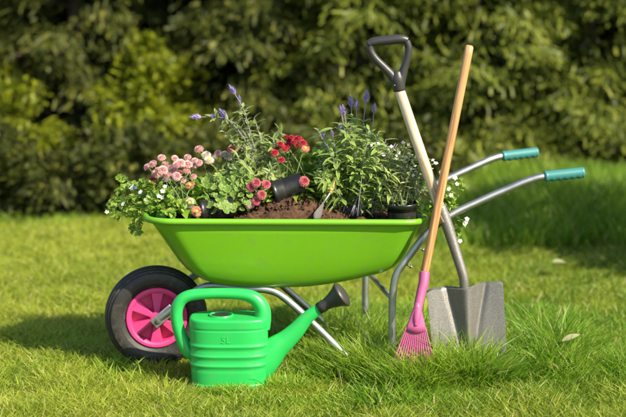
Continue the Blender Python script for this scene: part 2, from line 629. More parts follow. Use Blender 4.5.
for z in [(.08, -.18, .30, .20, 4200, .20), (.24, .05, .32, .24, 4600, .22), (.40, -.42, .24, .14, 3400, .135), (.60, -.40, .28, .11, 3600, .165), (.60, -.385, .25, .05, 2000, .30), (.40, -.44, .12, .05, 900, .19),
          (.88, -.30, .24, .20, 3400, .19), (.95, -.06, .26, .24, 3200, .17), (.62, -.10, .32, .18, 3600, .20), (.30, .28, .35, .2, 3500, .20), (-.10, -.40, .15, .08, 1000, .11), (.24, -.27, .2, .1, 2200, .15),
          (.1, .55, .8, .4, 9000, .14), (.8, .5, .65, .45, 7000, .10), (-.66, -.10, .16, .10, 1200, .075), (-.40, -.16, .16, .1, 1400, .085), (-.32, -.475, .22, .035, 1700, .062), (.4, -.3, 1.3, .5, 2600, .10), (-.9, -.1, .7, .55, 1600, .075), (1.0, .4, .9, .6, 1800, .10),
          (1.2, -.26, .28, .22, 2400, .14), (.30, -.58, .8, .12, 2600, .08), (1.3, .2, .4, .4, 2400, .10), (-1.1, .2, .5, .3, 2200, .065), (-.5, .7, .6, .4, 3000, .07)]:
    tuft_zone(*z)
tag(tall.build('tall_grass', M['tall']), 'longer green grass tufts standing around the rake and the spade', 'grass', kind='stuff')

bank = MB()
x, y = scatter(.75, 3.6, 2.25, 3.75, 5200)
x = x + .25 * noise2(y, x, 3, 5)
blades(bank, x, y, (.16 + .05 * noise2(x, y, 3, 6)) * (.6 + .7 * rng.random(len(x))), .007, lean=.4, K=4)
x, y = scatter(-3, .8, 3.05, 3.3, 2000)
blades(bank, x, y, .07 * (.6 + .7 * rng.random(len(x))), .006, lean=.5)
tag(bank.build('meadow_grass', M['tall']), 'shaded long grass in front of the hedge on the right', 'grass', kind='stuff')

# ------------------------------------------------------------------ hedge trees and shrubs
def crown_conifer(mb, base, h, rad, boughs, sprays, z0=.1, size=1.0):
    for b in range(boughs):
        f = (b + rng.random()) / boughs
        z = z0 + (h - z0) * f
        a = b * 2.39996 + rng.normal() * .4
        l = rad * (1 - .55 * f) * (.7 + .45 * rng.random())
        dirh = np.array([math.cos(a), math.sin(a), 0])
        n = int(sprays * (.7 + .6 * rng.random()))
        s = .25 + .78 * rng.random(n) ** .7
        sag = -(.05 + .4 * rng.random()) * s ** 2 * l + .12 * s * l
        c = base + np.array([0, 0, z]) + dirh * (l * s)[:, None] + np.array([0, 0, 1.]) * sag[:, None]
        sidev = np.array([-dirh[1], dirh[0], 0])
        w_ = (.26 * (1.15 - s) + .05) * l
        off = rng.normal(size=n)
        P = c + sidev * (off * w_)[:, None] + np.array([0, 0, 1.]) * (rng.normal(size=n) * .03 - np.abs(off) * .03)[:, None]
        D = dirh * 1.0 + sidev * (np.sign(off) * rng.random(n) * 1.1)[:, None] + np.array([0, 0, -1.]) * (.15 + .75 * rng.random(n))[:, None] + rng.normal(size=(n, 3)) * .45
        N = np.array([0, 0, 1.]) + rng.normal(size=(n, 3)) * .5 + dirh * .4
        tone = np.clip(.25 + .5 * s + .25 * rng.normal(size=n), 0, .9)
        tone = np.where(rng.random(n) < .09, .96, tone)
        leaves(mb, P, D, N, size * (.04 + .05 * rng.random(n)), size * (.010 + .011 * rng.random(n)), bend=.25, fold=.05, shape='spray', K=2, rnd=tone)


def crown_leafy(mb, base, h, rad, clumps, per, z0=.15, size=1.0):
    for b in range(clumps):
        d = rand_dirs(1)[0]
        rr = rng.random() ** .4
        c = base + np.array([d[0] * rad * rr, d[1] * rad * rr, z0 + (h - z0) * (.5 + .5 * d[2] * rr)])
        n = int(per * (.6 + .8 * rng.random()))
        q = rand_dirs(n) * (rng.random(n) ** .5)[:, None] * np.array([.15, .15, .10]) * (.8 + .6 * rng.random())
        out = unit(c - base - np.array([0, 0, h * .45]))
        D = out + rand_dirs(n) * .9
        N = np.array([0, 0, 1.]) + rand_dirs(n) * .8
        leaves(mb, c + q, D, N, size * (.04 + .035 * rng.random(n)), size * (.022 + .014 * rng.random(n)), bend=.25, shape='lance', K=2)


def tree(name, x, y, h, rad, kind, label, mat, boughs=70, per=110, cat='tree', size=1.0, z0=.0):
    base = np.array([x, y, float(ground_z(np.array(x), np.array(y)))])
    t = thing(name, base, label, cat, 'trees and shrubs of the hedge')
    tr = MB()
    P = spline([base + (0, 0, -.02), base + (rng.normal() * .02, rng.normal() * .02, h * .3), base + (rng.normal() * .05, rng.normal() * .05, h * (.5 if kind == 'leafy' else .95))], 5)
    tube(tr, P, np.linspace(.07 * h / 2.6 + .01, .012, len(P)), 9)
    for k in range(12):
        f = .12 + .8 * k / 12
        p = P[int(f * (len(P) - 1))]
        a = rng.random() * 6.28
        e = p + np.array([math.cos(a), math.sin(a), .25 if kind == 'leafy' else -.02]) * rad * (.75 - .4 * f)
        tube(tr, spline([p, (p + e) / 2 + (0, 0, .03), e], 4), np.linspace(.018, .005, 9), 6)
    tr.build('trunk', M['bark'], t)
    cr = MB()
    if kind == 'leafy':
        crown_leafy(cr, base, h, rad, boughs, per, size=size, z0=z0)
    else:
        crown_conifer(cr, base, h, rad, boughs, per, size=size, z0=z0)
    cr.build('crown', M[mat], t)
    return t


tree('shrub', -2.05, 4.2, .80, .42, 'leafy', 'yellow-green leafy shrub at the far left edge of the hedge', 'shrub_y', 34, 110, 'shrub')
tree('shrub', -1.14, 4.35, 1.02, .40, 'leafy', 'bright yellow-green shrub behind the pink daisies, lit by sun', 'shrub_y', 34, 120, 'shrub')
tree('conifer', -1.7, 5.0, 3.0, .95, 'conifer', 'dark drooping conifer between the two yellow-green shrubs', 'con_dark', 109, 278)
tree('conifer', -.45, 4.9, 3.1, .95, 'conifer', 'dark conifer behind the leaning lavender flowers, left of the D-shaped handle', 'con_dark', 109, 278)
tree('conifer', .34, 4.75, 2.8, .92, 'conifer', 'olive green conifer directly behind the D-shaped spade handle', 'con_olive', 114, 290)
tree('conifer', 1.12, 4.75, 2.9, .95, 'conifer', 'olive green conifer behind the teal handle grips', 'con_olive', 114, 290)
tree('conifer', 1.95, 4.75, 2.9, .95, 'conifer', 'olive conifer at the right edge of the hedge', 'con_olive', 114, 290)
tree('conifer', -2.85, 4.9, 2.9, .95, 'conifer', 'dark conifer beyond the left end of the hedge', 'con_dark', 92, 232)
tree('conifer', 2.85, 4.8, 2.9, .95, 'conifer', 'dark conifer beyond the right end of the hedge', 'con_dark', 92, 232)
for x_, r_, lb in [(-2.15, .36, 'low dark shrub at the far left edge of the lawn'), (-1.62, .33, 'low dark shrub below the gap between the yellow-green shrubs'), (-1.1, .34, 'low dark shrub behind the white trailing flowers'),
                   (-.5, .34, 'low dark shrub behind the leaning mauve salvia'), (.1, .34, 'low dark shrub behind the upright salvia'), (.62, .32, 'low dark shrub behind the crossing handles')]:
    tree('shrub', x_, 3.58 + .06 * math.sin(x_ * 9), .5 + .1 * math.sin(x_ * 5), r_, 'leafy', lb, 'con_dark', 26, 90, 'shrub', z0=-.02)
hd = thing('hedge', (0, 6.3, 0), 'dark evergreen hedge closing the gaps behind the garden trees', 'hedge')
hc = MB()
n = 26000
P = np.stack([rng.uniform(-4.6, 4.6, n), 6.3 + rng.normal(size=n) * .28, rng.uniform(0, 3.0, n)], -1)
P[:, 1] += .25 * noise2(P[:, 0], P[:, 2], 3, 8)
leaves(hc, P, rand_dirs(n) * .8 + np.array([0, -.5, -.5]), rand_dirs(n) + np.array([0, -.3, .8]), .13, .075, shape='spray', K=2)
hc.build('crown', M['con_dark'], hd)
ht = MB()
for k in range(12):
    b = np.array([-4.4 + .8 * k, 6.35, -.02])
    tube(ht, [b, b + (.03, 0, 1.2), b + (0, 0, 2.6)], [.05, .04, .01], 8)
ht.build('trunk', M['bark'], hd)
# off to the right, just outside the frame: its shade lies on the lawn by the hedge
tree('conifer', 2.62, 1.62, 2.15, .82, 'conifer', 'bushy conifer outside the right of the picture that shades the lawn', 'con_olive', 80, 130)

# ------------------------------------------------------------------ wheelbarrow (local axes: u towards the handles, v away from the camera)
wb = thing('wheelbarrow', BO, 'lime green wheelbarrow with pink wheel, filled with soil and flowering plants', 'wheelbarrow', rz=YAW)


def rrect(u0, u1, hv, r, n=10, hv2=None):
    """rounded rectangle loop; hv half width at u0 end, hv2 at u1 end"""
    hv2 = hv if hv2 is None else hv2
    pts = []
    for cu, sv, a0 in ((u1 - r, 1, 0), (u0 + r, 1, 90), (u0 + r, -1, 180), (u1 - r, -1, 270)):
        h = hv2 if cu > (u0 + u1) / 2 else hv
        for a in np.linspace(R(a0), R(a0 + 90), n):
            pts.append((cu + r * math.cos(a), sv * (h - r) + r * math.sin(a)))
    # densify the straight runs
    out = []
    for i, p in enumerate(pts):
        q = pts[(i + 1) % len(pts)]
        k = max(1, int(math.dist(p, q) / .05))
        for j in range(k):
            out.append((p[0] + (q[0] - p[0]) * j / k, p[1] + (q[1] - p[1]) * j / k))
    return np.array(out)


def rim_z(u):
    return .632 - .024 * (u + .566) / 1.06


rim_loop = rrect(-.562, .498, .270, .10, hv2=.315)
NL = len(rim_loop)
bot_loop = np.stack([(rim_loop[:, 0] + .03) * .66 + .03, rim_loop[:, 1] * .62], -1)


def bot_z(u):
    return .340 + np.clip(u - .02, 0, 9) ** 1.6 * .30 + np.clip(-.12 - u, 0, 9) ** 1.7 * .35


tub = MB()
secs = []
for s, fxy, fz in [(0, 0, 0), (.2, .12, .2), (.4, .25, .4), (.6, .385, .6), (.75, .50, .75), (.86, .62, .865), (.93, .74, .94), (.97, .86, .98), (1, 1.0, 1.0)]:
    q = rim_loop + (bot_loop - rim_loop) * fxy
    z = rim_z(q[:, 0]) + (bot_z(q[:, 0]) - rim_z(q[:, 0])) * fz
    secs.append(np.c_[q, z])
for k in (.6, .25, .01):
    q = bot_loop * k + np.array([.03 * (1 - k), 0])
    secs.append(np.c_[q, bot_z(q[:, 0])])
inner = [np.c_[s[:, :2] * .992, s[:, 2] + .004] for s in secs][::-1]
alls = secs[::-1] + [s for s in inner[::-1]]
VV = np.concatenate(alls)
k, s = np.meshgrid(np.arange(len(alls) - 1), np.arange(NL), indexing='ij')
s2 = (s + 1) % NL
tub.add(VV, np.stack([k * NL + s, (k + 1) * NL + s, (k + 1) * NL + s2, k * NL + s2], -1).reshape(-1, 4))
tub_o = tub.build('tub', M['lime'], wb, world=False)
rim = MB()
rl = np.c_[rim_loop * 1.012, rim_z(rim_loop[:, 0]) - .004]
seg = 12
T = unit(np.roll(rl, -1, 0) - np.roll(rl, 1, 0))
No = unit(np.cross(T, [0, 0, 1.]))
a = np.linspace(0, 2 * np.pi, seg, endpoint=False)
V = rl[:, None] + .0125 * (No[:, None] * np.cos(a)[None, :, None] + np.array([0, 0, 1.]) * np.sin(a)[None, :, None] * 1.0)
k, s = np.meshgrid(np.arange(NL), np.arange(seg), indexing='ij')
rim.add(V.reshape(-1, 3), np.stack([k * seg + s, ((k + 1) % NL) * seg + s, ((k + 1) % NL) * seg + (s + 1) % seg, k * seg + (s + 1) % seg], -1).reshape(-1, 4))
rim.build('rolled_rim', M['lime'], tub_o, world=False)

# frame: one bent tube each side: axle, under the tub, foot, leg, handle
for sgn in (-1, 1):
    path = [(-.525, .078, .203), (-.44, .100, .272), (-.365, .120, .332), (-.30, .140, .348), (-.20, .165, .337), (-.11, .185, .334), (-.045, .20, .305),
            (.08, .232, .190), (.19, .266, .078), (.235, .272, .036), (.29, .274, .024), (.345, .274, .036), (.366, .274, .09), (.367, .274, .20),
            (.369, .274, .32), (.384, .276, .40), (.43, .278, .467), (.50, .280, .555), (.59, .278, .622), (.70, .278, .672), (.80, .282, .714),
            (.90, .290, .754), (.965, .296, .769), (1.07, .300, .778)]
    P = spline([(u, sgn * v, z) for u, v, z in path], 6)
    f = MB()
    tube(f, P, .0145, 14)
    fo = f.build('frame_tube', M['zinc'], wb, world=False)
    gr = MB()
    q0, q1 = np.array([.955, sgn * .2955, .767]), np.array([1.112, sgn * .3015, .781])
    ax = unit(q1 - q0)
    ts = np.linspace(0, 1, 34)
    Pg = q0 + (q1 - q0) * ts[:, None]
    rg = np.full(34, .0205)
    rg[0], rg[1] = .0185, .022
    rg[-2], rg[-1] = .0215, .017
    tube(gr, Pg, rg, 18)
    Vg = gr.v[-1]
    tg = (Vg - q0) @ ax / np.linalg.norm(q1 - q0)
    low = Vg[:, 2] - (q0 + tg[:, None] * (q1 - q0))[:, 2] < -.010
    Vg[:, 2] -= .0032 * low * np.clip(np.sin(tg * 6 * 6.2832), 0, 1) * (tg > .05) * (tg < .97)
    gr.build('handle_grip', M['teal'], wb, world=False)
    br = MB()
    c0 = np.array([-.525, sgn * .088, .203])
    e1 = unit(np.array([.165, 0, .135]))
    box(br, c0 + e1 * .028, e1 * .05, np.array([0, .003, 0]), np.cross(e1, [0, 1, 0]) * .021)
    br.build('axle_bracket', M['zinc'], wb, world=False, smooth=False, bevel=.002)
    ab = MB()
    lathe(ab, [(0, .012), (.006, .012), (.0075, .010), (.0075, .004), (.014, .003), (.014, 0), (0, 0)], c0 + (0, sgn * .003, 0), (0, sgn, 0), 6)
    ab.build('axle_nut', M['steel'], wb, world=False, smooth=False)
    for (u, v, z) in ((.415, .262, .44), (.462, .262, .505), (-.28, .138, .366), (-.13, .175, .353)):
        bt = MB()
        cb = np.array([u + .012, sgn * v, z - .010])
        if u > 0:
            tube(bt, [cb, cb + (.022, -sgn * .002, -.011)], .0028, 8)
            lathe(bt, [(0, 0), (.0065, 0), (.0065, .006), (0, .006)], cb + (.012, -sgn * .001, -.006), (.85, 0, -.45), 6)
        else:
            lathe(bt, [(0, 0), (.009, 0), (.009, .008), (0, .008)], np.array([u, sgn * v, z - .018]), (0, sgn * .2, 1), 6)
        bt.build('bolt', M['steel'], wb, world=False, smooth=False)
cb = MB()
tube(cb, [(.30, -.274, .024 + .09), (.30, .274, .024 + .09)], .006, 8)
tube(cb, [(.368, -.274, .30), (.368, .274, .30)], .010, 10)
cb.build('cross_brace', M['zinc'], wb, world=False)

# wheel
WC = np.array([-.525, 0, .203])
ty = MB()
prof = []
for a in np.linspace(R(-152), R(152), 61):
    rr, hw = .045, .049
    r_ = .157 + rr * math.cos(a) * (1.0 if abs(a) > R(40) else 1.0)
    y_ = hw * math.copysign(abs(math.sin(a)) ** .85, a)
    prof.append([r_, y_])
prof = np.array(prof)
bump_ = np.zeros(len(prof))
deg = np.degrees(np.linspace(R(-152), R(152), 61))
for d0 in (0, -18, 18, -36, 36, -52, 52):
    bump_ -= .0065 * np.exp(-((deg - d0) / 3.6) ** 2)
for d0 in (62, -62, 112, -112):
    bump_ += .0016 * np.exp(-((deg - d0) / 3) ** 2)
ctr = np.array([.157, 0])
dirp = unit(prof - ctr)
prof = prof + dirp * bump_[:, None]
lathe(ty, prof, WC, (0, 1, 0), 96, close=True)
wheel_o = MB()
for sg in (-1, 1):
    lathe(wheel_o, [(.118, sg * .010), (.121, sg * .036), (.118, sg * .041), (.108, sg * .041), (.099, sg * .037), (.095, sg * .003)], WC, (0, 1, 0), 64)
    lathe(wheel_o, [(.098, sg * .004), (.03, sg * .004), (.028, sg * .036), (.024, sg * .044), (.010, sg * .045), (.0, sg * .045)], WC, (0, 1, 0), 40)
    for k_ in range(6):
        a0 = k_ * math.pi / 3 + R(28)
        pts = []
        for (r_, w_, y_) in ((.024, .009, .042), (.060, .0155, .039), (.0985, .023, .037)):
            for s_ in (-1, 1):
                e, tt = np.array([math.cos(a0), 0, math.sin(a0)]), np.array([-math.sin(a0), 0, math.cos(a0)])
                pts += [WC + e * r_ + tt * w_ * s_ + (0, sg * y_, 0), WC + e * r_ + tt * (w_ + .004) * s_ + (0, sg * .0035, 0)]
        F = []
        for b in (0, 4):
            F += [[b, b + 4, b + 6, b + 2], [b + 1, b + 5, b + 4, b], [b + 2, b + 6, b + 7, b + 3]]
        wheel_o.add(pts, np.array(F))
wheel = bpy.data.objects.new('wheel', None)
col.objects.link(wheel)
wheel.parent = wb
ty.build('tyre', M['rubber'], wheel, world=False)
ro = wheel_o.build('rim', M['pink'], wheel, world=False, smooth=False, bevel=.0015)
hb = MB()
tube(hb, [WC + (0, -.085, 0), WC + (0, .085, 0)], .008, 12)
hb.build('axle', M['steel'], wheel, world=False)

# soil heaped in the tub
so = MB()
nu, nv = 110, 66
uu, vv = np.meshgrid(np.linspace(-.475, .425, nu), np.linspace(-.225, .225, nv), indexing='ij')
lump = .012 * noise2(uu, vv, 40, 41) + .009 * noise2(uu, vv, 90, 42) + .004 * rng.normal(size=uu.shape)
hz = .585 + .125 * np.exp(-((uu + .01) / .165) ** 2 - ((vv + .10) / .115) ** 2) + lump
edge = np.clip(np.minimum(np.minimum(uu + .475, .425 - uu), .225 - np.abs(vv)) / .03, 0, 1)
taper = np.clip((-.25 - uu) / .22, 0, 1)
vv = vv * (1 - .14 * taper)
hz = .585 * (1 - edge) + hz * edge
I, J = np.meshgrid(np.arange(nu - 1), np.arange(nv - 1), indexing='ij')
Pw = BO + uu[..., None] * BU + vv[..., None] * BV
Pw[..., 2] = hz
so.add(Pw.reshape(-1, 3), np.stack([I * nv + J, (I + 1) * nv + J, (I + 1) * nv + J + 1, I * nv + J + 1], -1).reshape(-1, 4))
for i in range(900):
    u, v = rng.normal() * .17, rng.uniform(-.2, .1)
    if abs(u) > .4:
        continue
    z = .585 + .125 * math.exp(-((u + .01) / .165) ** 2 - ((v + .10) / .115) ** 2) + .004
    r_ = .002 + .008 * rng.random() ** 2
    c = bw(u, v, z)
    ico = [(0, 0, 1), (1, 0, .1), (0, 1, 0), (-1, 0, -.1), (0, -1, .1), (0, 0, -1)]
    so.add([c + np.array(p) * r_ * rng.uniform(.6, 1.3, 3) for p in ico], np.array([[0, 1, 2], [0, 2, 3], [0, 3, 4], [0, 4, 1], [5, 2, 1], [5, 3, 2], [5, 4, 3], [5, 1, 4]]))
tag(so.build('soil', M['soil']), 'heap of brown crumbly soil in the wheelbarrow tub', 'soil', kind='stuff')

# ------------------------------------------------------------------ watering can
ct = thing('watering_can', (CAN_X, CAN_Y, 0), 'bright green plastic watering can with black sprinkler rose, in front of the wheel', 'watering can')
CPX = FPX / (DIST - .36 + .02) / math.cos(PITCH)          # pixels per metre at the can
can_top = at(229, 321, -.445)[2]
cb_ = MB()
secs = []
aa = np.linspace(0, 2 * np.pi, 96, endpoint=False)


def sup(a_, b_, ex):
    c, s = np.cos(aa), np.sin(aa)
    return np.stack([np.sign(c) * np.abs(c) ** (2 / ex) * a_, np.sign(s) * np.abs(s) ** (2 / ex) * b_], -1)


z_at = lambda py: float(at(229, py, -.445)[2])
ribs = [z_at(347.5), z_at(357.5), z_at(367)]
zs = np.concatenate([[0, .004, .010], np.linspace(.014, can_top - .012, 90)])
for z in zs:
    t_ = z / can_top
    sc = .955 + .045 * min(1, t_ * 2.2)
    off = 0
    for rz_ in ribs:
        off += (.0030 * math.exp(-((z - rz_) / .006) ** 2))
        off -= .0012 * math.exp(-((z - rz_ + .0165) / .007) ** 2)
    off += -.0018 * math.exp(-((z - z_at(331)) / .0035) ** 2)
    if z > z_at(331):
        off += .0008
    if z < .022:
        off += .0035
    if z < .004:
        off -= .004
    q = sup(.147 * sc + off, .086 * sc + off, 3.1)
    secs.append(np.c_[q, np.full(96, z)])
for f_, dz in ((.988, -.006), (.97, -.002), (.94, 0), (.90, .0005), (.6, .001), (.25, .001), (.01, .001)):
    secs.append(np.c_[sup(.147 * f_ + .002, .086 * f_ + .002, 3.1), np.full(96, can_top + dz)])
secs.insert(0, np.c_[sup(.01, .01, 3.1), np.zeros(96)])
V = np.concatenate(secs)
k, s = np.meshgrid(np.arange(len(secs) - 1), np.arange(96), indexing='ij')
cb_.add(V, np.stack([k * 96 + s, k * 96 + (s + 1) % 96, (k + 1) * 96 + (s + 1) % 96, (k + 1) * 96 + s], -1).reshape(-1, 4))
body_o = cb_.build('body', M['can'], ct, world=False)
hn = MB()
hp = [(197, 356), (188, 350), (181, 336), (176.5, 318), (178.5, 304), (188, 296), (208, 293.6), (238, 294), (254, 298), (262, 308), (262.5, 318), (261, 328)]
hr = [6.5, 7.5, 6.8, 6.4, 6.4, 6.0, 5.6, 5.8, 7.0, 8.0, 9, 9.5]
Ph = spline([at(x, y, CAN_Y) for x, y in hp], 8, [q / CPX for q in hr])
tube(hn, Ph[:, :3], Ph[:, 3], 20, ry=1.12, up=(0, 1, 0))
hn.build('handle', M['can'], ct)
sp = MB()
spp = [(255, 368), (265, 358.5), (276, 348), (286, 340), (296, 330.5), (305.5, 319.5), (315, 311.5), (323, 306)]
spr = [19.5, 17, 13.4, 10.8, 9, 7.3, 6.2, 5.8]
Ps = spline([at(x, y, CAN_Y) for x, y in spp], 7, [q / CPX for q in spr])
tube(sp, Ps[:, :3], Ps[:, 3], 22, ry=.72, up=(0, 1, 0))
sp.build('spout', M['can'], ct)
rs = MB()
c0, c1 = at(319, 308.6, CAN_Y), at(341.5, 294, CAN_Y)
ax = unit(c1 - c0)
ax = unit(ax + np.array([0, -.10, 0]))
ln = np.linalg.norm(c1 - c0)
pxm = 1 / CPX
lathe(rs, [(0, 0), (6.2 * pxm, 0), (6.4 * pxm, .2 * ln), (6.0 * pxm, .3 * ln), (7.2 * pxm, .5 * ln), (10.5 * pxm, .8 * ln), (13.4 * pxm, .97 * ln), (14.2 * pxm, 1.0 * ln),
           (13.8 * pxm, 1.05 * ln), (11 * pxm, 1.12 * ln), (6 * pxm, 1.17 * ln), (0, 1.19 * ln)], c0, ax, 36)
rs.build('sprinkler_rose', M['rose'], ct)
op = MB()
oc = np.array([at(221, 313, CAN_Y)[0], CAN_Y, can_top])
lathe(op, [(.046, .0005), (.046, .006), (.042, .007), (.040, .004), (.040, .0014), (0, .0014)], oc, (0, 0, 1), 40)
oo = op.build('filler_opening', M['can'], ct)
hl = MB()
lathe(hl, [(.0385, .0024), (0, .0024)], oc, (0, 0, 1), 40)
hl.build('opening_shadow_hole', M['black'], ct).name = 'filler_hole_shade'  # flat black disc: the shade inside the opening is painted, no real hole
tx = bpy.data.curves.new('capacity_mark', 'FONT')
tx.body = '5L'
tx.size = .036
tx.extrude = .0004
tx.bevel_depth = .0003
tx.align_x = 'CENTER'
_tmp = bpy.data.objects.new('lettering', tx)
col.objects.link(_tmp)
to = bpy.data.objects.new('capacity_mark', bpy.data.meshes.new_from_object(_tmp))
bpy.data.objects.remove(_tmp)
col.objects.link(to)
to.parent = ct
to.location = (-.008, -.0866, z_at(343.5))
to.rotation_euler = (R(90), 0, 0)
to.data.materials.clear()
to.data.materials.append(M['can'])

# ------------------------------------------------------------------ spade leaning on the handle
sd = thing('spade', at(462, 372, -.29) * np.array([1, 1, 0]), 'broad grey steel spade with pale wood shaft and black D-shaped handle, stuck in the grass', 'spade')


def sline(py):
    """axis of the shaft: pixel x and depth as the pixel row changes"""
    return at(398 + (py - 86) * (441 - 398) / (212 - 86), py, -.215 + (212 - py) * .00056)


sh = MB()
Psh = np.array([sline(q) for q in np.linspace(84, 222, 24)])
tube(sh, Psh, np.linspace(.0200, .0208, 24), 20)
sh.build('shaft', M['ash'], sd)
sk = MB()
s_pts = [(440, 206), (446, 222), (453, 243), (459, 262), (463.5, 277), (464.3, 288), (464.5, 296), (464.5, 302)]
s_Y = [-.213, -.220, -.230, -.242, -.250, -.250, -.246, -.240]
s_r = [.0222, .0222, .0205, .0190, .0182, .018, .013, .003]
Pk = spline([at(x, y, Y) for (x, y), Y in zip(s_pts, s_Y)], 7, s_r)
tube(sk, Pk[:, :3], Pk[:, 3], 18)
sk.build('socket', M['hammered'], sd)
bl = MB()
nb, mb_ = 81, 41
ss, tt = np.meshgrid(np.linspace(-1, 1, nb), np.linspace(0, 1, mb_), indexing='ij')
# corners of the blade in pixels: shoulders 427,293 / 503,284, bottom in the ground
tl, tr_, bl_, br_ = at(427, 292.5, -.262), at(503.5, 284.5, -.250), at(437, 385, -.315), at(509, 379, -.305)
s01 = (ss + 1) / 2
Pb = (tl * (1 - s01[..., None]) + tr_ * s01[..., None]) * (1 - tt[..., None]) + (bl_ * (1 - s01[..., None]) + br_ * s01[..., None]) * tt[..., None]
dish = .016 * (1 - ss ** 2) + .012
rw = .25 * (1 - tt) ** 1.3 + .05
rc = .0 - .10 * (tt - .3)
Pb[..., 1] += dish * (1 - .35 * tt) - (.048 * (1 - tt) ** 1.05 + .004) * np.exp(-(np.abs(ss - rc) / rw) ** 2) + .010 * (1 - tt) * np.exp(-((np.abs(ss - rc) - rw * 1.7) / .08) ** 2)
Pb[..., 2] += -.012 * np.exp(-(ss / .22) ** 2) * (1 - tt) * 0 + .004 * np.abs(ss) * (1 - tt)
Pb[..., 2] -= .05 * tt * (ss ** 2) * .3 + .010 * np.clip((np.abs(ss) - .82) / .18, 0, 1) ** 2 * (1 - tt)
# shoulders folded back: foot rest strip
fr = Pb[:, :1].copy()
fr[..., 1] += .014
fr[..., 2] += .006
fr2 = fr.copy()
fr2[..., 2] -= .006
Pall = np.concatenate([fr2, fr, Pb], 1)
mm = Pall.shape[1]
I, J = np.meshgrid(np.arange(nb - 1), np.arange(mm - 1), indexing='ij')
bl.add(Pall.reshape(-1, 3), np.stack([I * mm + J, I * mm + J + 1, (I + 1) * mm + J + 1, (I + 1) * mm + J], -1).reshape(-1, 4))
bo = bl.build('blade', M['hammered'], sd)
md = bo.modifiers.new('thick', 'SOLIDIFY')
md.thickness = .0025
es = bo.modifiers.new('edges', 'EDGE_SPLIT')
es.split_angle = R(55)
# D handle
dh = MB()
Yh = -.145
bar = np.array([at(367.5, 44.5, Yh - .004), at(374, 42, Yh), at(388, 40.3, Yh), at(401, 39.2, Yh), at(408, 40.5, Yh)])
Pbar = spline(bar, 8, [.013, .0175, .0182, .0175, .013])
tube(dh, Pbar[:, :3], Pbar[:, 3], 18)
left = spline([at(x, y, Yh) for x, y in ((370, 44), (370.5, 51), (375.5, 59), (384, 67.5), (392, 76), (396.5, 84))], 7, [.0135, .0150, .0158, .0165, .0185, .020])
right = spline([at(x, y, Yh) for x, y in ((406.5, 41), (408.5, 48), (407.5, 58), (405, 66), (402, 76), (400, 84))], 7, [.0135, .0140, .0145, .0155, .018, .020])
tube(dh, left[:, :3], left[:, 3], 14, ry=1.0)
tube(dh, right[:, :3], right[:, 3], 14, ry=1.0)
col_ = spline([at(397, 71, Yh), at(397.6, 79, Yh), at(399.4, 91, Yh)], 6, [.016, .0265, .0232])
tube(dh, col_[:, :3], col_[:, 3], 18)
dh.build('grip', M['black'], sd)
rv = MB()
rp = at(394.5, 85.5, Yh - .021)
lathe(rv, [(0, .003), (.003, .002), (.004, 0)], rp, (-.3, -1, 0), 12)
rv.build('rivet', M['steel'], sd)

# ------------------------------------------------------------------ rake
rk = thing('rake', at(414, 380, -.37) * np.array([1, 1, 0]), 'pink fan rake with a honey wood handle, leaning across the spade shaft', 'rake')


def rline(py):
    return at(469.5 - (py - 46) * (469.5 - 424) / (276 - 46), py, -.29 + (276 - py) * .00062)


rh = MB()
yy = np.concatenate([[45.5], np.linspace(47, 278, 30)])
Pr = np.array([rline(q) for q in yy])
rr_ = np.linspace(.0168, .0160, len(yy))
rr_[0], rr_[1] = .011, .0162
tube(rh, Pr, rr_, 18)
rh.build('handle', M['pine'], rk)
rs_ = MB()
hx = [(424.5, 272), (423.5, 283), (421, 293), (418.3, 306), (416.6, 318), (415.6, 326)]
Pq = spline([at(x, y, -.287 - .0014 * (y - 272)) for x, y in hx], 7, [.0195, .0195, .0180, .0170, .0150, .006])
tube(rs_, Pq[:, :3], Pq[:, 3], 18)
so_ = rs_.build('socket', M['rake_pink'], rk)
fp = MB()       # the flat fan plate between socket and tines
nt_ = 15
top_c = at(417, 312, -.340)


def tine_pt(f, t):
    """f across -1..1, t along 0..1 in the fan; springs forward at the tips"""
    x = 417 + (f * 4.4) * (1 - t) + (-4 + f * 22.5) * t
    y = 311 + (369 - 311 + 5 * (1 - f * f)) * t
    return at(x, y, -.345 - .030 * t - .018 * t * t)


for i in range(10):
    f = np.linspace(-1, 1, 10)[i]
ff, tt = np.meshgrid(np.linspace(-1, 1, 15), np.linspace(-.14, .34, 6), indexing='ij')
Pf = np.array([[tine_pt(ff[i, j], tt[i, j]) for j in range(6)] for i in range(15)])
Pf[..., 1] -= .008 * (1 - ff ** 2)
I, J = np.meshgrid(np.arange(14), np.arange(5), indexing='ij')
fp.add(Pf.reshape(-1, 3), np.stack([I * 6 + J, (I + 1) * 6 + J, (I + 1) * 6 + J + 1, I * 6 + J + 1], -1).reshape(-1, 4))
fo_ = fp.build('fan_plate', M['rake_pink'], rk)
fo_.modifiers.new('thick', 'SOLIDIFY').thickness = .003
for i in range(nt_):
    f = -1 + 2 * i / (nt_ - 1)
    ti = MB()
    P = np.array([tine_pt(f, t) for t in np.linspace(.28, 1.0, 12)])
    hook = [P[-1] + np.array([0, -.004, -.006]), P[-1] + np.array([0, -.003, -.018])]
    tube(ti, np.vstack([P, hook]), np.r_[np.linspace(.0036, .0062, 12), .0024, .0016], 8, ry=.7)
    ti.build('tine', M['rake_pink'], rk)
bd = MB()
for t0 in (.80, .88):
    tube(bd, [tine_pt(f, t0) + (0, -.002, 0) for f in np.linspace(-1.04, 1.04, 24)], .0028, 8)
bd.build('cross_band', M['rake_pink'], rk)

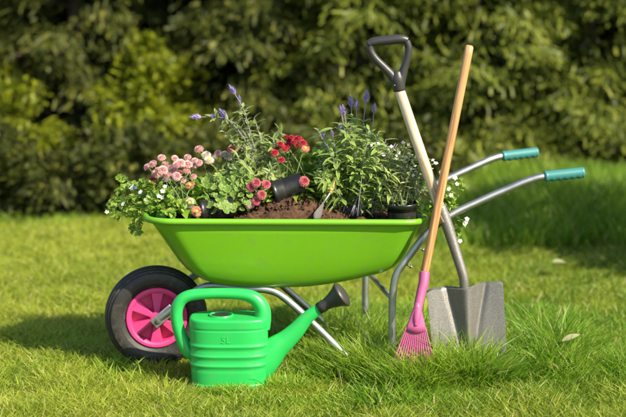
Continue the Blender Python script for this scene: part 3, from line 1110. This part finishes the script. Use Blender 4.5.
# ------------------------------------------------------------------ flower heads (shared meshes)
def pompom(name, mat, rings=8, r=.022, dome=.5):
    """flattened dome covered with short quill petals"""
    m = MB()
    for k in range(rings):
        f = k / max(1, rings - 1)
        th = R(-8 + 90 * f)
        n = max(5, int(38 * math.cos(th * .93) + 3))
        a = np.arange(n) / n * 6.2832 + rng.random() * .3 + k * .37
        t_ = th + rng.normal(size=n) * .09
        P = np.stack([np.cos(a) * np.cos(t_) * r * .66, np.sin(a) * np.cos(t_) * r * .66, np.sin(t_) * r * dome], -1)
        D = np.stack([np.cos(a) * np.cos(t_), np.sin(a) * np.cos(t_), np.sin(t_) * .9 + .12], -1) + rng.normal(size=(n, 3)) * .08
        N = np.stack([-np.cos(a) * np.sin(t_), -np.sin(a) * np.sin(t_), np.cos(t_) + .1], -1)
        leaves(m, P * .55, D, N, r * (.66 - .24 * f) * (.9 + .2 * rng.random(n)), r * .17, bend=.12, fold=.22, shape='spoon', K=3)
    lathe(m, [(0, -.002), (r * .25, -.004), (r * .42, -.001), (r * .40, r * dome * .45), (r * .2, r * dome * .62), (0, r * dome * .66)], (0, 0, 0), (0, 0, 1), 20, rnd=.2)
    o = m.build(name, mat)
    me = o.data
    bpy.data.objects.remove(o)
    return me


def daisy_mesh(name, mat, r=.024):
    m = MB()
    for k in range(4):
        n = 24
        a = np.arange(n) / n * 6.2832 + k * .13
        el = R(5 + 13 * k) + rng.normal(size=n) * .06
        D = np.stack([np.cos(a) * np.cos(el), np.sin(a) * np.cos(el), np.sin(el)], -1)
        N = np.stack([-np.cos(a) * np.sin(el), -np.sin(a) * np.sin(el), np.cos(el)], -1)
        leaves(m, D * r * .2, D, N, r * (.85 - .08 * k), r * .17, bend=.1, fold=.15, shape='spoon', K=3)
    o = m.build(name, mat)
    me = o.data
    bpy.data.objects.remove(o)
    return me


def disc_mesh(r):
    m = MB()
    lathe(m, [(r, .002), (r * .95, .006), (r * .7, .010), (r * .3, .012), (0, .0125)], (0, 0, 0), (0, 0, 1), 18)
    o = m.build('disc', M['yellow'])
    me = o.data
    bpy.data.objects.remove(o)
    return me


def small_flower_mesh(name, mat, r=.010, n=5):
    m = MB()
    a = np.arange(n) / n * 6.2832
    D = np.stack([np.cos(a), np.sin(a), np.full(n, .25)], -1)
    leaves(m, D * .0005, D, np.tile([0, 0, 1.], (n, 1)), r, r * .85, bend=.15, fold=.05, shape='round', K=4)
    o = m.build(name, mat)
    me = o.data
    bpy.data.objects.remove(o)
    return me


def spike_mesh(r=.0075, L=.042):
    m = MB()
    for k in range(9):
        f = k / 8
        n = 6
        rr = r * (.55 + .75 * math.sin(math.pi * min(1, f * .85 + .12))) * (1.1 - .55 * f)
        a = np.arange(n) / n * 6.2832 + k * .45
        P = np.stack([np.cos(a) * rr * .35, np.sin(a) * rr * .35, np.full(n, L * f * .88)], -1)
        D = np.stack([np.cos(a) * .9, np.sin(a) * .9, np.full(n, .6)], -1) + rng.normal(size=(n, 3)) * .2
        leaves(m, P, D, np.stack([-np.cos(a), -np.sin(a), np.ones(n)], -1), rr * 1.35, rr * .6, bend=-.25, fold=.35, shape='lance', K=3)
    lathe(m, [(r * .3, 0), (r * .45, L * .4), (r * .3, L * .8), (0, L * 1.0)], (0, 0, 0), (0, 0, 1), 8, rnd=.3)
    o = m.build('spike', M['lav'])
    me = o.data
    bpy.data.objects.remove(o)
    return me


ME = {'pink': pompom('pompom', M['p_pink']), 'deep': pompom('pompom', M['p_deep']), 'red': pompom('pompom', M['p_red'], r=.021), 'cream': pompom('pompom', M['p_white']),
      'daisy': daisy_mesh('daisy', M['p_white']), 'salmon': daisy_mesh('daisy', M['p_salmon']), 'orange': pompom('pompom', M['p_orange'], r=.018, rings=6),
      'disc': disc_mesh(.009), 'white5': small_flower_mesh('small_flower', M['white'], .0080), 'tiny': small_flower_mesh('tiny_flower', M['white'], .0068, 4), 'spike': spike_mesh()}


def head(kind, p, nrm, parent, scale=1.0, name='flower', label=None):
    """a flower head as a part of its plant"""
    o = bpy.data.objects.new(name, ME[kind])
    col.objects.link(o)
    o.parent = parent
    o.location = Vector(p) - Vector(origin(parent))
    q = Vector(nrm).to_track_quat('Z', 'Y')
    o.rotation_mode = 'QUATERNION'
    o.rotation_quaternion = q @ Matrix.Rotation(rng.random() * 6.28, 3, 'Z').to_quaternion()
    o.scale = (scale,) * 3
    if kind in ('daisy', 'salmon'):
        d = bpy.data.objects.new('flower_centre', ME['disc'])
        col.objects.link(d)
        d.parent = o
    if label:
        o['label'] = label
    return o


def stem_path(a, b, sag=.02, n=6):
    a, b = np.asarray(a, float), np.asarray(b, float)
    m = (a + b) / 2 + rng.normal(size=3) * .008 + np.array([0, 0, sag])
    return spline([a, m, b], n)


def along_leaves(mb, P, n, L, W, shape, up=.6, t0=.15, bend=.35, K=4):
    """leaves set in pairs along a stem P"""
    idx = np.clip((t0 + (1 - t0) * np.sort(rng.random(n))) * (len(P) - 1), 0, len(P) - 1.001)
    i = idx.astype(int)
    p = P[i] + (P[i + 1] - P[i]) * (idx - i)[:, None]
    T = unit(P[i + 1] - P[i])
    a = np.arange(n) * 2.4 + rng.random(n)
    ref = unit(np.cross(T, np.array([.3, .2, 1.]) + rng.normal(size=(n, 3)) * .1))
    side = ref * np.cos(a)[:, None] + np.cross(T, ref) * np.sin(a)[:, None]
    D = side + T * up + rng.normal(size=(n, 3)) * .2
    N = np.array([0, 0, 1.]) + T * .5 + rng.normal(size=(n, 3)) * .3
    f = idx / len(P)
    leaves(mb, p, D, N, L * (.65 + .6 * rng.random(n)) * (1.1 - .35 * f), W * (.7 + .5 * rng.random(n)), bend=bend * (.4 + rng.random(n)), shape=shape, K=K)


def rosette(mb, c, n, L, W, spread=.05, shape='spoon', zup=.8):
    """upright bunch of leaves from around c"""
    a = rng.random(n) * 6.2832
    q = np.sqrt(rng.random(n)) * spread
    P = c + np.stack([np.cos(a) * q, np.sin(a) * q, rng.random(n) * .02], -1)
    D = np.stack([np.cos(a), np.sin(a), zup * (.4 + 1.2 * rng.random(n))], -1) + rng.normal(size=(n, 3)) * .3
    N = np.stack([-np.cos(a) * .5, -np.sin(a) * .5, np.ones(n)], -1) + rng.normal(size=(n, 3)) * .25
    leaves(mb, P, D, N, L * (.6 + .7 * rng.random(n)), W * (.7 + .6 * rng.random(n)), bend=.25 + .4 * rng.random(n), shape=shape, K=5)


def bellis(name, root, label, heads, group='bedding plants heaped in the wheelbarrow', mat='bellis_leaf', nl=130, spread=.075, zup=.8, L=.065, W=.026, kind_default='pink', cat='daisy plant'):
    t = thing(name, root, label, cat, group)
    fol = MB()
    rosette(fol, np.asarray(root), nl, L, W, spread, zup=zup)
    fol.build('foliage', M[mat], t)
    st = MB()
    for (px, py, Yd, kind, nrm, sc) in heads:
        p = at(px, py, Yd)
        b = np.asarray(root) + np.array([rng.normal() * spread * .5, rng.normal() * spread * .5, 0])
        n3 = unit(nrm)
        S = spline([b, b * .45 + p * .55 + np.array([0, 0, .012]), p - n3 * .012, p], 5)
        tube(st, S, .0018, 6)
        head(kind, p, n3, t, sc)
    st.build('stems', M['stem'], t)
    return t


UP = (0, -.3, 1)


def tilt():
    return (rng.normal() * .35 - .1, -.45 + rng.normal() * .25, 1)


# pink daisies on the left
hl_ = [(153, 164, 'pink'), (161.5, 158, 'pink'), (175, 158.5, 'pink'), (187.5, 157.5, 'pink'), (165, 164.5, 'pink'), (158, 170, 'pink'), (156, 174, 'pink'), (152.5, 180, 'deep'),
       (171, 168, 'pink'), (177, 165, 'pink'), (187.5, 164.5, 'pink'), (195, 161, 'pink'), (173, 171, 'pink'), (186.5, 172, 'pink'), (182, 180, 'pink'), (190, 186, 'salmon'), (163, 170, 'pink'),
       (181, 163, 'pink'), (179, 173, 'deep'), (168, 176, 'pink'), (192, 168, 'pink'), (162, 175, 'pink'), (193, 177, 'pink'), (148, 167, 'pink'), (166, 181, 'cream'), (199, 163, 'pink')]
H = [(x, y, rng.uniform(-.16, -.02), k, tilt(), .66 + .30 * rng.random()) for x, y, k in hl_]
H.append((176.5, 176.5, -.19, 'pink', (-.1, -1, .35), .85))
bellis('pink_daisy_plant', at(178, 208, -.10), 'pale pink pompom daisies crowded at the front end of the wheelbarrow', H, nl=340, spread=.10)
# white and pale daisies behind
hl_ = [(199, 149.5, 'pink'), (206, 155.5, 'cream'), (215, 158, 'cream'), (224, 154.5, 'cream'), (218, 153.5, 'pink'), (228, 157, 'cream'), (232, 149.5, 'deep'), (241, 150, 'deep'), (209, 160.5, 'daisy')]
H = [(x, y, rng.uniform(-.02, .06), k, tilt(), .74 + .2 * rng.random()) for x, y, k in hl_]
bellis('white_daisy_plant', at(222, 198, .03), 'cream and white pompom daisies right behind the pale pink ones', H, nl=420, spread=.115, L=.08)
# red daisies in the middle
hl_ = [(286.5, 137.5), (290, 141), (280.5, 144), (294, 142.5), (300, 140), (281.5, 146.5), (277.5, 149), (288, 145.5), (298, 138.5), (281.5, 160), (292, 137.5), (285, 149), (303, 143), (274.5, 153), (297, 146)]
H = [(x, y, rng.uniform(-.09, -.01), 'red', (rng.normal() * .3, -.4 + rng.normal() * .2, 1), .60 + .24 * rng.random()) for x, y in hl_]
H += [(305, 148, -.03, 'salmon', (.25, -1, .4), .8), (304, 181.5, -.16, 'deep', (.1, -1, .3), .95)]
bellis('red_daisy_plant', at(300, 192, .03), 'dark red daisies in the middle, above the lying black pot', H, nl=400, spread=.115, L=.075, W=.03)


def pot(mb, c, axis, h, r0, r1):
    """plant pot: c centre of the opening, axis towards the base"""
    lathe(mb, [(r0 - .003, h * .96), (r0 - .004, .01), (r0 - .003, 0), (r0 + .002, -.001), (r0 + .003, .004), (r0 + .003, .014), (r0 - .001, .016), (r1, h * .98), (r1 - .003, h), (0, h)], c, axis, 40)


# lying pots with daisies spilling out of them
def lying(name, o_px, b_px, Yd, r0, r1, label, heads, nl=50, leafL=.05):
    c, b = at(*o_px, Yd), at(*b_px, Yd + .02)
    t = thing(name, c, label, 'potted daisy', 'bedding plants heaped in the wheelbarrow')
    m = MB()
    pot(m, c, b - c, np.linalg.norm(b - c), r0, r1)
    m.build('pot', M['pot'], t)
    ax = unit(b - c)
    d = MB()
    lathe(d, [(r0 - .004, .012), (r0 * .5, .004), (0, 0)], c, ax, 24)
    d.build('root_ball', M['soil'], t)
    fol = MB()
    D = -ax + rand_dirs(nl) * .9
    leaves(fol, c + rand_dirs(nl) * r0 * .6 - ax * .003, D, np.array([0, -.3, 1.]) + rand_dirs(nl) * .5, leafL * (.6 + .6 * rng.random(nl)), .022, bend=.3, shape='spoon', K=4)
    fol.build('foliage', M['bellis_leaf'], t)
    st = MB()
    for px, py, Yh_, k_, nr, sc in heads:
        p = at(px, py, Yh_)
        tube(st, spline([c, (c + p) / 2 - ax * .01, p], 4), .0018, 6)
        head(k_, p, nr, t, sc)
    st.build('stems', M['stem'], t)


lying('potted_daisy', (272.5, 193), (303, 183), -.135, .047, .037, 'pink pompom daisies spilling from a lying black pot beside the soil heap',
      [(256, 183, -.20, 'deep', (-.2, -1, .45), .85), (266, 184.5, -.20, 'deep', (.1, -1, .4), .85), (251, 187, -.19, 'deep', (-.5, -1, .3), .9), (261.5, 195, -.21, 'deep', (0, -1, .3), .85),
       (256, 201, -.20, 'deep', (-.3, -1, .5), .85), (250, 204, -.19, 'pink', (-.4, -1, .6), .9)])
lying('potted_daisy', (200, 211), (234, 207), -.19, .046, .038, 'black pot lying behind the near rim with one cream and one salmon daisy',
      [(189, 202.8, -.22, 'daisy', (-.1, -1, .25), .9), (196.5, 211.5, -.235, 'salmon', (.1, -1, .25), .9)], nl=45)

# scalloped round leaves
rl_t = thing('geranium_plant', at(218, 205, -.14), 'round scalloped pale green leaves in front of the white daisies', 'geranium', 'bedding plants heaped in the wheelbarrow')
m = MB()


def scallop_leaf(mb, c, nrm, r):
    nrm = unit(nrm)
    e1 = unit(np.cross([.2, .9, .1], nrm))
    e2 = np.cross(nrm, e1)
    a = np.linspace(0, 6.2832, 42, endpoint=False)
    rr = r * (1 + .055 * np.cos(7 * a) + .02 * np.cos(14 * a)) * (1 - .35 * np.exp(-((a - 3.1416) / .18) ** 2))
    rows = [np.asarray(c)[None]]
    for k in (.35, .7, 1):
        wave = .10 * np.cos(7 * a) * k ** 2 * r + .22 * r * k ** 1.5
        rows.append(c + (e1 * np.cos(a)[:, None] + e2 * np.sin(a)[:, None]) * (rr * k)[:, None] + nrm * wave[:, None])
    V = np.vstack(rows)
    j = np.arange(42)
    F = [np.stack([np.zeros(42, int), 1 + j, 1 + (j + 1) % 42], -1)]
    for k in range(2):
        b = 1 + 42 * k
        F.append(np.stack([b + j, b + 42 + j, b + 42 + (j + 1) % 42, b + (j + 1) % 42], -1))
    uv = np.vstack([[[.5, 0]], *[np.c_[np.full(42, .5 + .5 * k), np.full(42, k)] for k in (.35, .7, 1)]])
    mb.add(V, F, uv, rng.random())


stg = MB()
for k_ in range(90):
    px, py = rng.uniform(203, 250), rng.uniform(172, 211)
    if k_ < 7:
        px, py = 217 + 4.2 * (k_ % 4), 199 + 7 * (k_ // 4)
    p = at(px, py, -.235 + (211 - py) * .0032 + rng.normal() * .012)
    scallop_leaf(m, p, (rng.normal() * .55, -.65 + rng.normal() * .35, .7), .0095 + .0085 * rng.random() + (.004 if k_ < 7 else 0))
    tube(stg, stem_path(at(222, 209, -.14), p, .01), .0013, 6)
m.build('foliage', M['round_leaf'], rl_t)
stg.build('stems', M['stem'], rl_t)


# salvias
def salvia(name, label, root_px, rootY, stems, fillers, lmat, leafL=.052, leafW=.0140, perstem=20, pm=1.0):
    root = at(*root_px, rootY)
    t = thing(name, root, label, 'salvia', 'bedding plants heaped in the wheelbarrow')
    st, fol = MB(), MB()
    for path, Yd, sc, spike in stems:
        P = spline([root + np.array([rng.normal() * .02, rng.normal() * .02, 0])] + [at(x, y, Yd * (i + 1) / len(path) + rootY * (1 - (i + 1) / len(path))) for i, (x, y) in enumerate(path)], 6)
        tube(st, P, np.linspace(.0028, .0016, len(P)), 7)
        cut = P[:max(4, int(len(P) * (.80 if spike else 1)))]
        along_leaves(fol, cut, perstem, leafL * pm, leafW, 'lance')
        if spike:
            d = unit(P[-1] - P[-3])
            head('spike', P[-1] - d * .012, d, t, sc, 'flower_spike')
    for k in range(fillers[0]):
        px, py = rng.uniform(*fillers[1]), rng.uniform(*fillers[2])
        q = at(px, py, rootY + rng.normal() * .07)
        P = stem_path(root + rng.normal(size=3) * np.array([.04, .04, .005]), q, .02)
        tube(st, P, np.linspace(.0024, .0013, len(P)), 6)
        along_leaves(fol, P, perstem, leafL * (.8 + .4 * rng.random()), leafW, 'lance')
    fol.build('foliage', M[lmat], t)
    st.build('stems', M['stem_purple'], t)
    return t


salvia('salvia_plant', 'tall salvia with mauve flower spikes tilting left above the white daisies', (262, 198), .00,
       [([(258, 160), (248, 125), (243, 108), (233.5, 92)], -.02, 1.15, True), ([(252, 150), (240, 128), (222, 118), (198, 117)], -.03, 1.15, True),
        ([(254, 158), (238, 130), (228, 120), (224, 115)], -.05, 1.2, True), ([(256, 155), (246, 130), (241, 112), (239.5, 100)], .0, .8, True), ([(250, 150), (232, 126), (216, 118), (213, 116)], -.05, .75, True),
        ([(262, 150), (258, 130), (254, 118)], .03, 1, False), ([(266, 158), (274, 140), (282, 132)], .03, 1, False), ([(250, 160), (232, 140), (222, 130)], 0, 1, False)],
       (62, (226, 284), (134, 200)), 'salvia', perstem=24)
salvia('salvia_plant', 'upright salvia with lavender spikes and cream-edged leaves, in front of the D-handled spade', (354, 212), -.06,
       [([(350, 165), (347, 130), (344, 112)], -.06, 1.05, True), ([(352, 160), (352, 125), (351, 104)], -.04, 1.2, True), ([(354, 160), (356, 125), (356.5, 106)], -.02, .95, True),
        ([(358, 160), (363, 125), (366, 100)], -.03, 1.3, True), ([(362, 165), (371, 135), (374, 110)], -.05, 1.0, True), ([(348, 170), (343, 140), (340, 127)], -.08, .7, True),
        ([(344, 170), (335, 145), (332, 133)], -.08, .7, True), ([(340, 175), (327, 148), (323, 134)], -.06, .7, True), ([(347, 165), (344, 130), (341, 111)], -.07, .9, True)],
       (92, (314, 402), (124, 208)), 'variegated', perstem=28)
# leaves hanging low over the rim
# airy white euphorbia in a pot
eu = thing('euphorbia_plant', at(402, 214, -.10), 'airy plant of tiny white flowers in a black pot, left of the spade shaft', 'euphorbia', 'bedding plants heaped in the wheelbarrow')
pm_ = MB()
pot(pm_, at(402, 203, -.17), (0.05, 0, -1), .075, .062, .05)
pm_.build('pot', M['pot'], eu)
st, fol = MB(), MB()
root = at(402, 208, -.15)
tips = []
for k in range(85):
    px, py = rng.normal(404, 18), 145 + 62 * rng.random() ** 1.1
    px = min(max(px, 374), 426)
    q = at(px, py, -.10 + rng.normal() * .04)
    P = stem_path(root + rng.normal(size=3) * np.array([.03, .03, .003]), q, .015)
    tube(st, P, np.linspace(.0016, .0008, len(P)), 5)
    along_leaves(fol, P, 16, .030, .012, 'lance', t0=.25, bend=.2)
    for j in range(2):
        e = q + rng.normal(size=3) * np.array([.022, .02, .018])
        tube(st, [P[-3], e], .0006, 4)
        tips.append(e)
for e in tips[:98]:
    head('tiny', e, rng.normal(size=3) * .5 + np.array([0, -.6, .7]), eu, 1.0)
fol.build('foliage', M['euphorbia_leaf'], eu)
st.build('stems', M['stem'], eu)


# trailing bacopa plants at both ends
def trailing(name, label, root, ends, flowers, leaf=.019, npl=30, Y0=0):
    t = thing(name, root, label, 'bacopa', 'bedding plants heaped in the wheelbarrow')
    st, fol = MB(), MB()
    for path in ends:
        P = spline([root + rng.normal(size=3) * np.array([.02, .02, .004])] + [at(x, y, Yd) for x, y, Yd in path], 6)
        tube(st, P, np.linspace(.0019, .0009, len(P)), 6)
        along_leaves(fol, P, npl, leaf * 1.25, leaf * .95, 'round', up=.5, t0=.08, bend=.2)
    fol.build('foliage', M['bacopa_leaf'], t)
    st.build('stems', M['stem'], t)
    for px, py, Yd in flowers:
        head('white5', at(px, py, Yd), (rng.normal() * .4, -1, .5 + rng.normal() * .3), t, .95 + .3 * rng.random())
    return t


Yl = -.14
ends = [[(140, 196, Yl), (118, 206, Yl - .03), (106, 211, Yl - .05)], [(142, 190, Yl), (126, 188, Yl), (117, 192, Yl)], [(140, 188, Yl + .05), (126, 180, Yl + .04), (118, 177, Yl)],
        [(136, 205, Yl - .05), (122, 216, Yl - .06), (112, 213, Yl - .08)], [(142, 206, Yl - .07), (134, 218, Yl - .08), (132, 231, Yl - .08)], [(146, 206, Yl - .07), (139, 220, Yl - .09), (139, 234, Yl - .1)],
        [(148, 192, Yl), (138, 186, Yl), (133, 190, Yl)], [(152, 190, Yl - .05), (145, 184, Yl - .06), (140, 182, Yl - .06)], [(150, 205, Yl - .09), (141, 210, Yl - .10), (128, 212, Yl - .1)],
        [(160, 200, Yl - .08), (152, 198, Yl - .1), (146, 202, Yl - .11)], [(165, 196, Yl - .08), (162, 190, Yl - .1), (160, 186, Yl - .1)], [(170, 206, Yl - .09), (178, 204, Yl - .11), (183, 208, Yl - .11)],
        [(160, 208, Yl - .1), (168, 212, Yl - .12), (174, 214, Yl - .12)], [(136, 198, Yl), (116, 199, Yl), (108, 206, Yl)], [(150, 196, Yl - .04), (130, 198, Yl - .06), (118, 203, Yl - .06)],
        [(154, 194, Yl - .06), (150, 188, Yl - .06), (152, 182, Yl - .06)], [(165, 200, Yl - .06), (170, 194, Yl - .1), (168, 190, Yl - .1)]]
trailing('bacopa_plant', 'trailing plant with small white flowers spilling over the wheel end of the tub', at(160, 210, -.16), ends,
         [(133, 185.5, -.17), (136, 187.5, -.18), (131.5, 188.5, -.18), (162.5, 191, -.26), (162, 197.5, -.26), (146, 200, -.26), (140.5, 192, -.2), (107, 212, -.2), (165, 186.5, -.26), (123, 204, -.22), (158.5, 196, -.27)],
         npl=48)
Yr = -.13
ends = [[(440, 196, Yr), (452, 185, Yr), (460, 178, Yr)], [(442, 200, Yr), (456, 192, Yr), (466, 186, Yr)], [(440, 204, Yr), (452, 206, Yr), (458, 216, Yr), (458, 236, Yr)], [(436, 204, Yr), (446, 200, Yr), (454, 200, Yr)],
        [(444, 208, Yr), (456, 218, Yr), (463, 224, Yr), (465, 220, Yr)], [(436, 196, Yr), (440, 185, Yr), (446, 176, Yr)], [(448, 210, Yr), (455, 226, Yr), (460, 243, Yr)], [(432, 198, Yr), (428, 188, Yr), (424, 182, Yr)],
        [(430, 204, Yr - .05), (422, 204, Yr - .06), (418, 210, Yr - .06)]]
trailing('bacopa_plant', 'trailing plant with small flowers hanging between the spade shaft and the near handle', at(428, 212, -.11), ends,
         [(466, 222, -.16), (467, 219, -.16), (464.5, 224, -.16), (441, 172, -.15), (457, 184, -.15), (449, 189, -.15), (455, 178, -.14), (460, 241, -.15), (451, 195, -.16)], leaf=.020, npl=26)
# filler greenery between the groups
fl = thing('young_bellis_plant', at(318, 200, -.02), 'leafy green plant without flowers between the red daisies and the upright salvia', 'bedding plant', 'bedding plants heaped in the wheelbarrow')
m = MB()
for (px, py, Yd) in [(318, 185, .02), (325, 165, .06), (312, 165, .06), (328, 190, -.04), (314, 150, .08), (320, 178, -.02), (306, 172, .04)]:
    rosette(m, at(px, py + 12, Yd), 50, .06, .024, .04, 'lance', .9)
m.build('foliage', M['bellis_leaf'], fl)

wd_ = thing('weed', at(547, 347, -.14) * np.array([1, 1, 0]), 'broad-leaved green weed in the long grass right of the spade', 'weed')
m = MB()
rosette(m, at(547, 347, -.14) * np.array([1, 1, 0]) + np.array([0, 0, .02]), 26, .12, .034, .03, 'lance', 1.3)
m.build('foliage', M['bellis_leaf'], wd_)

# hand trowel stuck in the soil
tw = thing('hand_trowel', at(322, 214, -.18), 'small hand trowel with orange wood handle stuck in the soil', 'trowel')
m = MB()
P = spline([at(330, 193, -.15), at(333, 186, -.125), at(335, 180, -.105)], 6, [.006, .0085, .0075])
tube(m, P[:, :3], P[:, 3], 14)
m.build('handle', M['trowel_wood'], tw)
m = MB()
P = spline([at(330, 193, -.163), at(326, 199, -.175), at(323, 203, -.18)], 5)
tube(m, P, .0045, 10)
m.build('shank', M['zinc'], tw)
m = MB()
D = at(314, 220, -.225) - at(325, 200, -.185)
leaves(m, [at(325, 200, -.185)], [D], [[.5, -.8, .5]], np.linalg.norm(D), .036, bend=-.06, fold=.3, shape='spoon', K=8, rnd=0)
M['dull'] = plain('dull_scratched_steel', (.10, .095, .088), .7, metal=.2, vary=.3, scale=30, dirt=(.08, .05, .035), dirt_amt=.8)
o = m.build('blade', M['dull'], tw)
o.modifiers.new('thick', 'SOLIDIFY').thickness = .002

# ------------------------------------------------------------------ small things on the lawn
M['dry'] = leafy('pale_fallen_leaf', (.30, .30, .15), (.38, .36, .22), trans=.3)
M['lime_leaf'] = leafy('lime_leaf', (.28, .36, .03), (.32, .40, .05), trans=.35)


def fallen(name, label, p, d, nrm, L, W, mat, cat='leaf'):
    m = MB()
    leaves(m, [np.zeros(3)], [d], [nrm], L, W, bend=.25, fold=.12, shape='lance', K=6, rnd=.5)
    o = m.build(name, M[mat])
    o.location = p
    tag(o, label, cat)


fallen('fallen_leaf', 'pale dry leaf caught in the long grass right of the spade', at(562, 350, -.22) + np.array([0, 0, .035]), (.9, .1, .5), (-.3, -.6, .8), .075, .026, 'dry')
fallen('fallen_leaf', 'small pale leaf lying on the shaded lawn near the hedge', at(553, 262, 1.6), (.9, .3, .1), (0, -.3, 1), .075, .04, 'dry')
fallen('fallen_leaf', 'lime green leaf caught between the rake head and the spade blade', at(424, 312, -.318), (.25, -.3, 1), (.5, -.8, .2), .055, .018, 'lime_leaf')
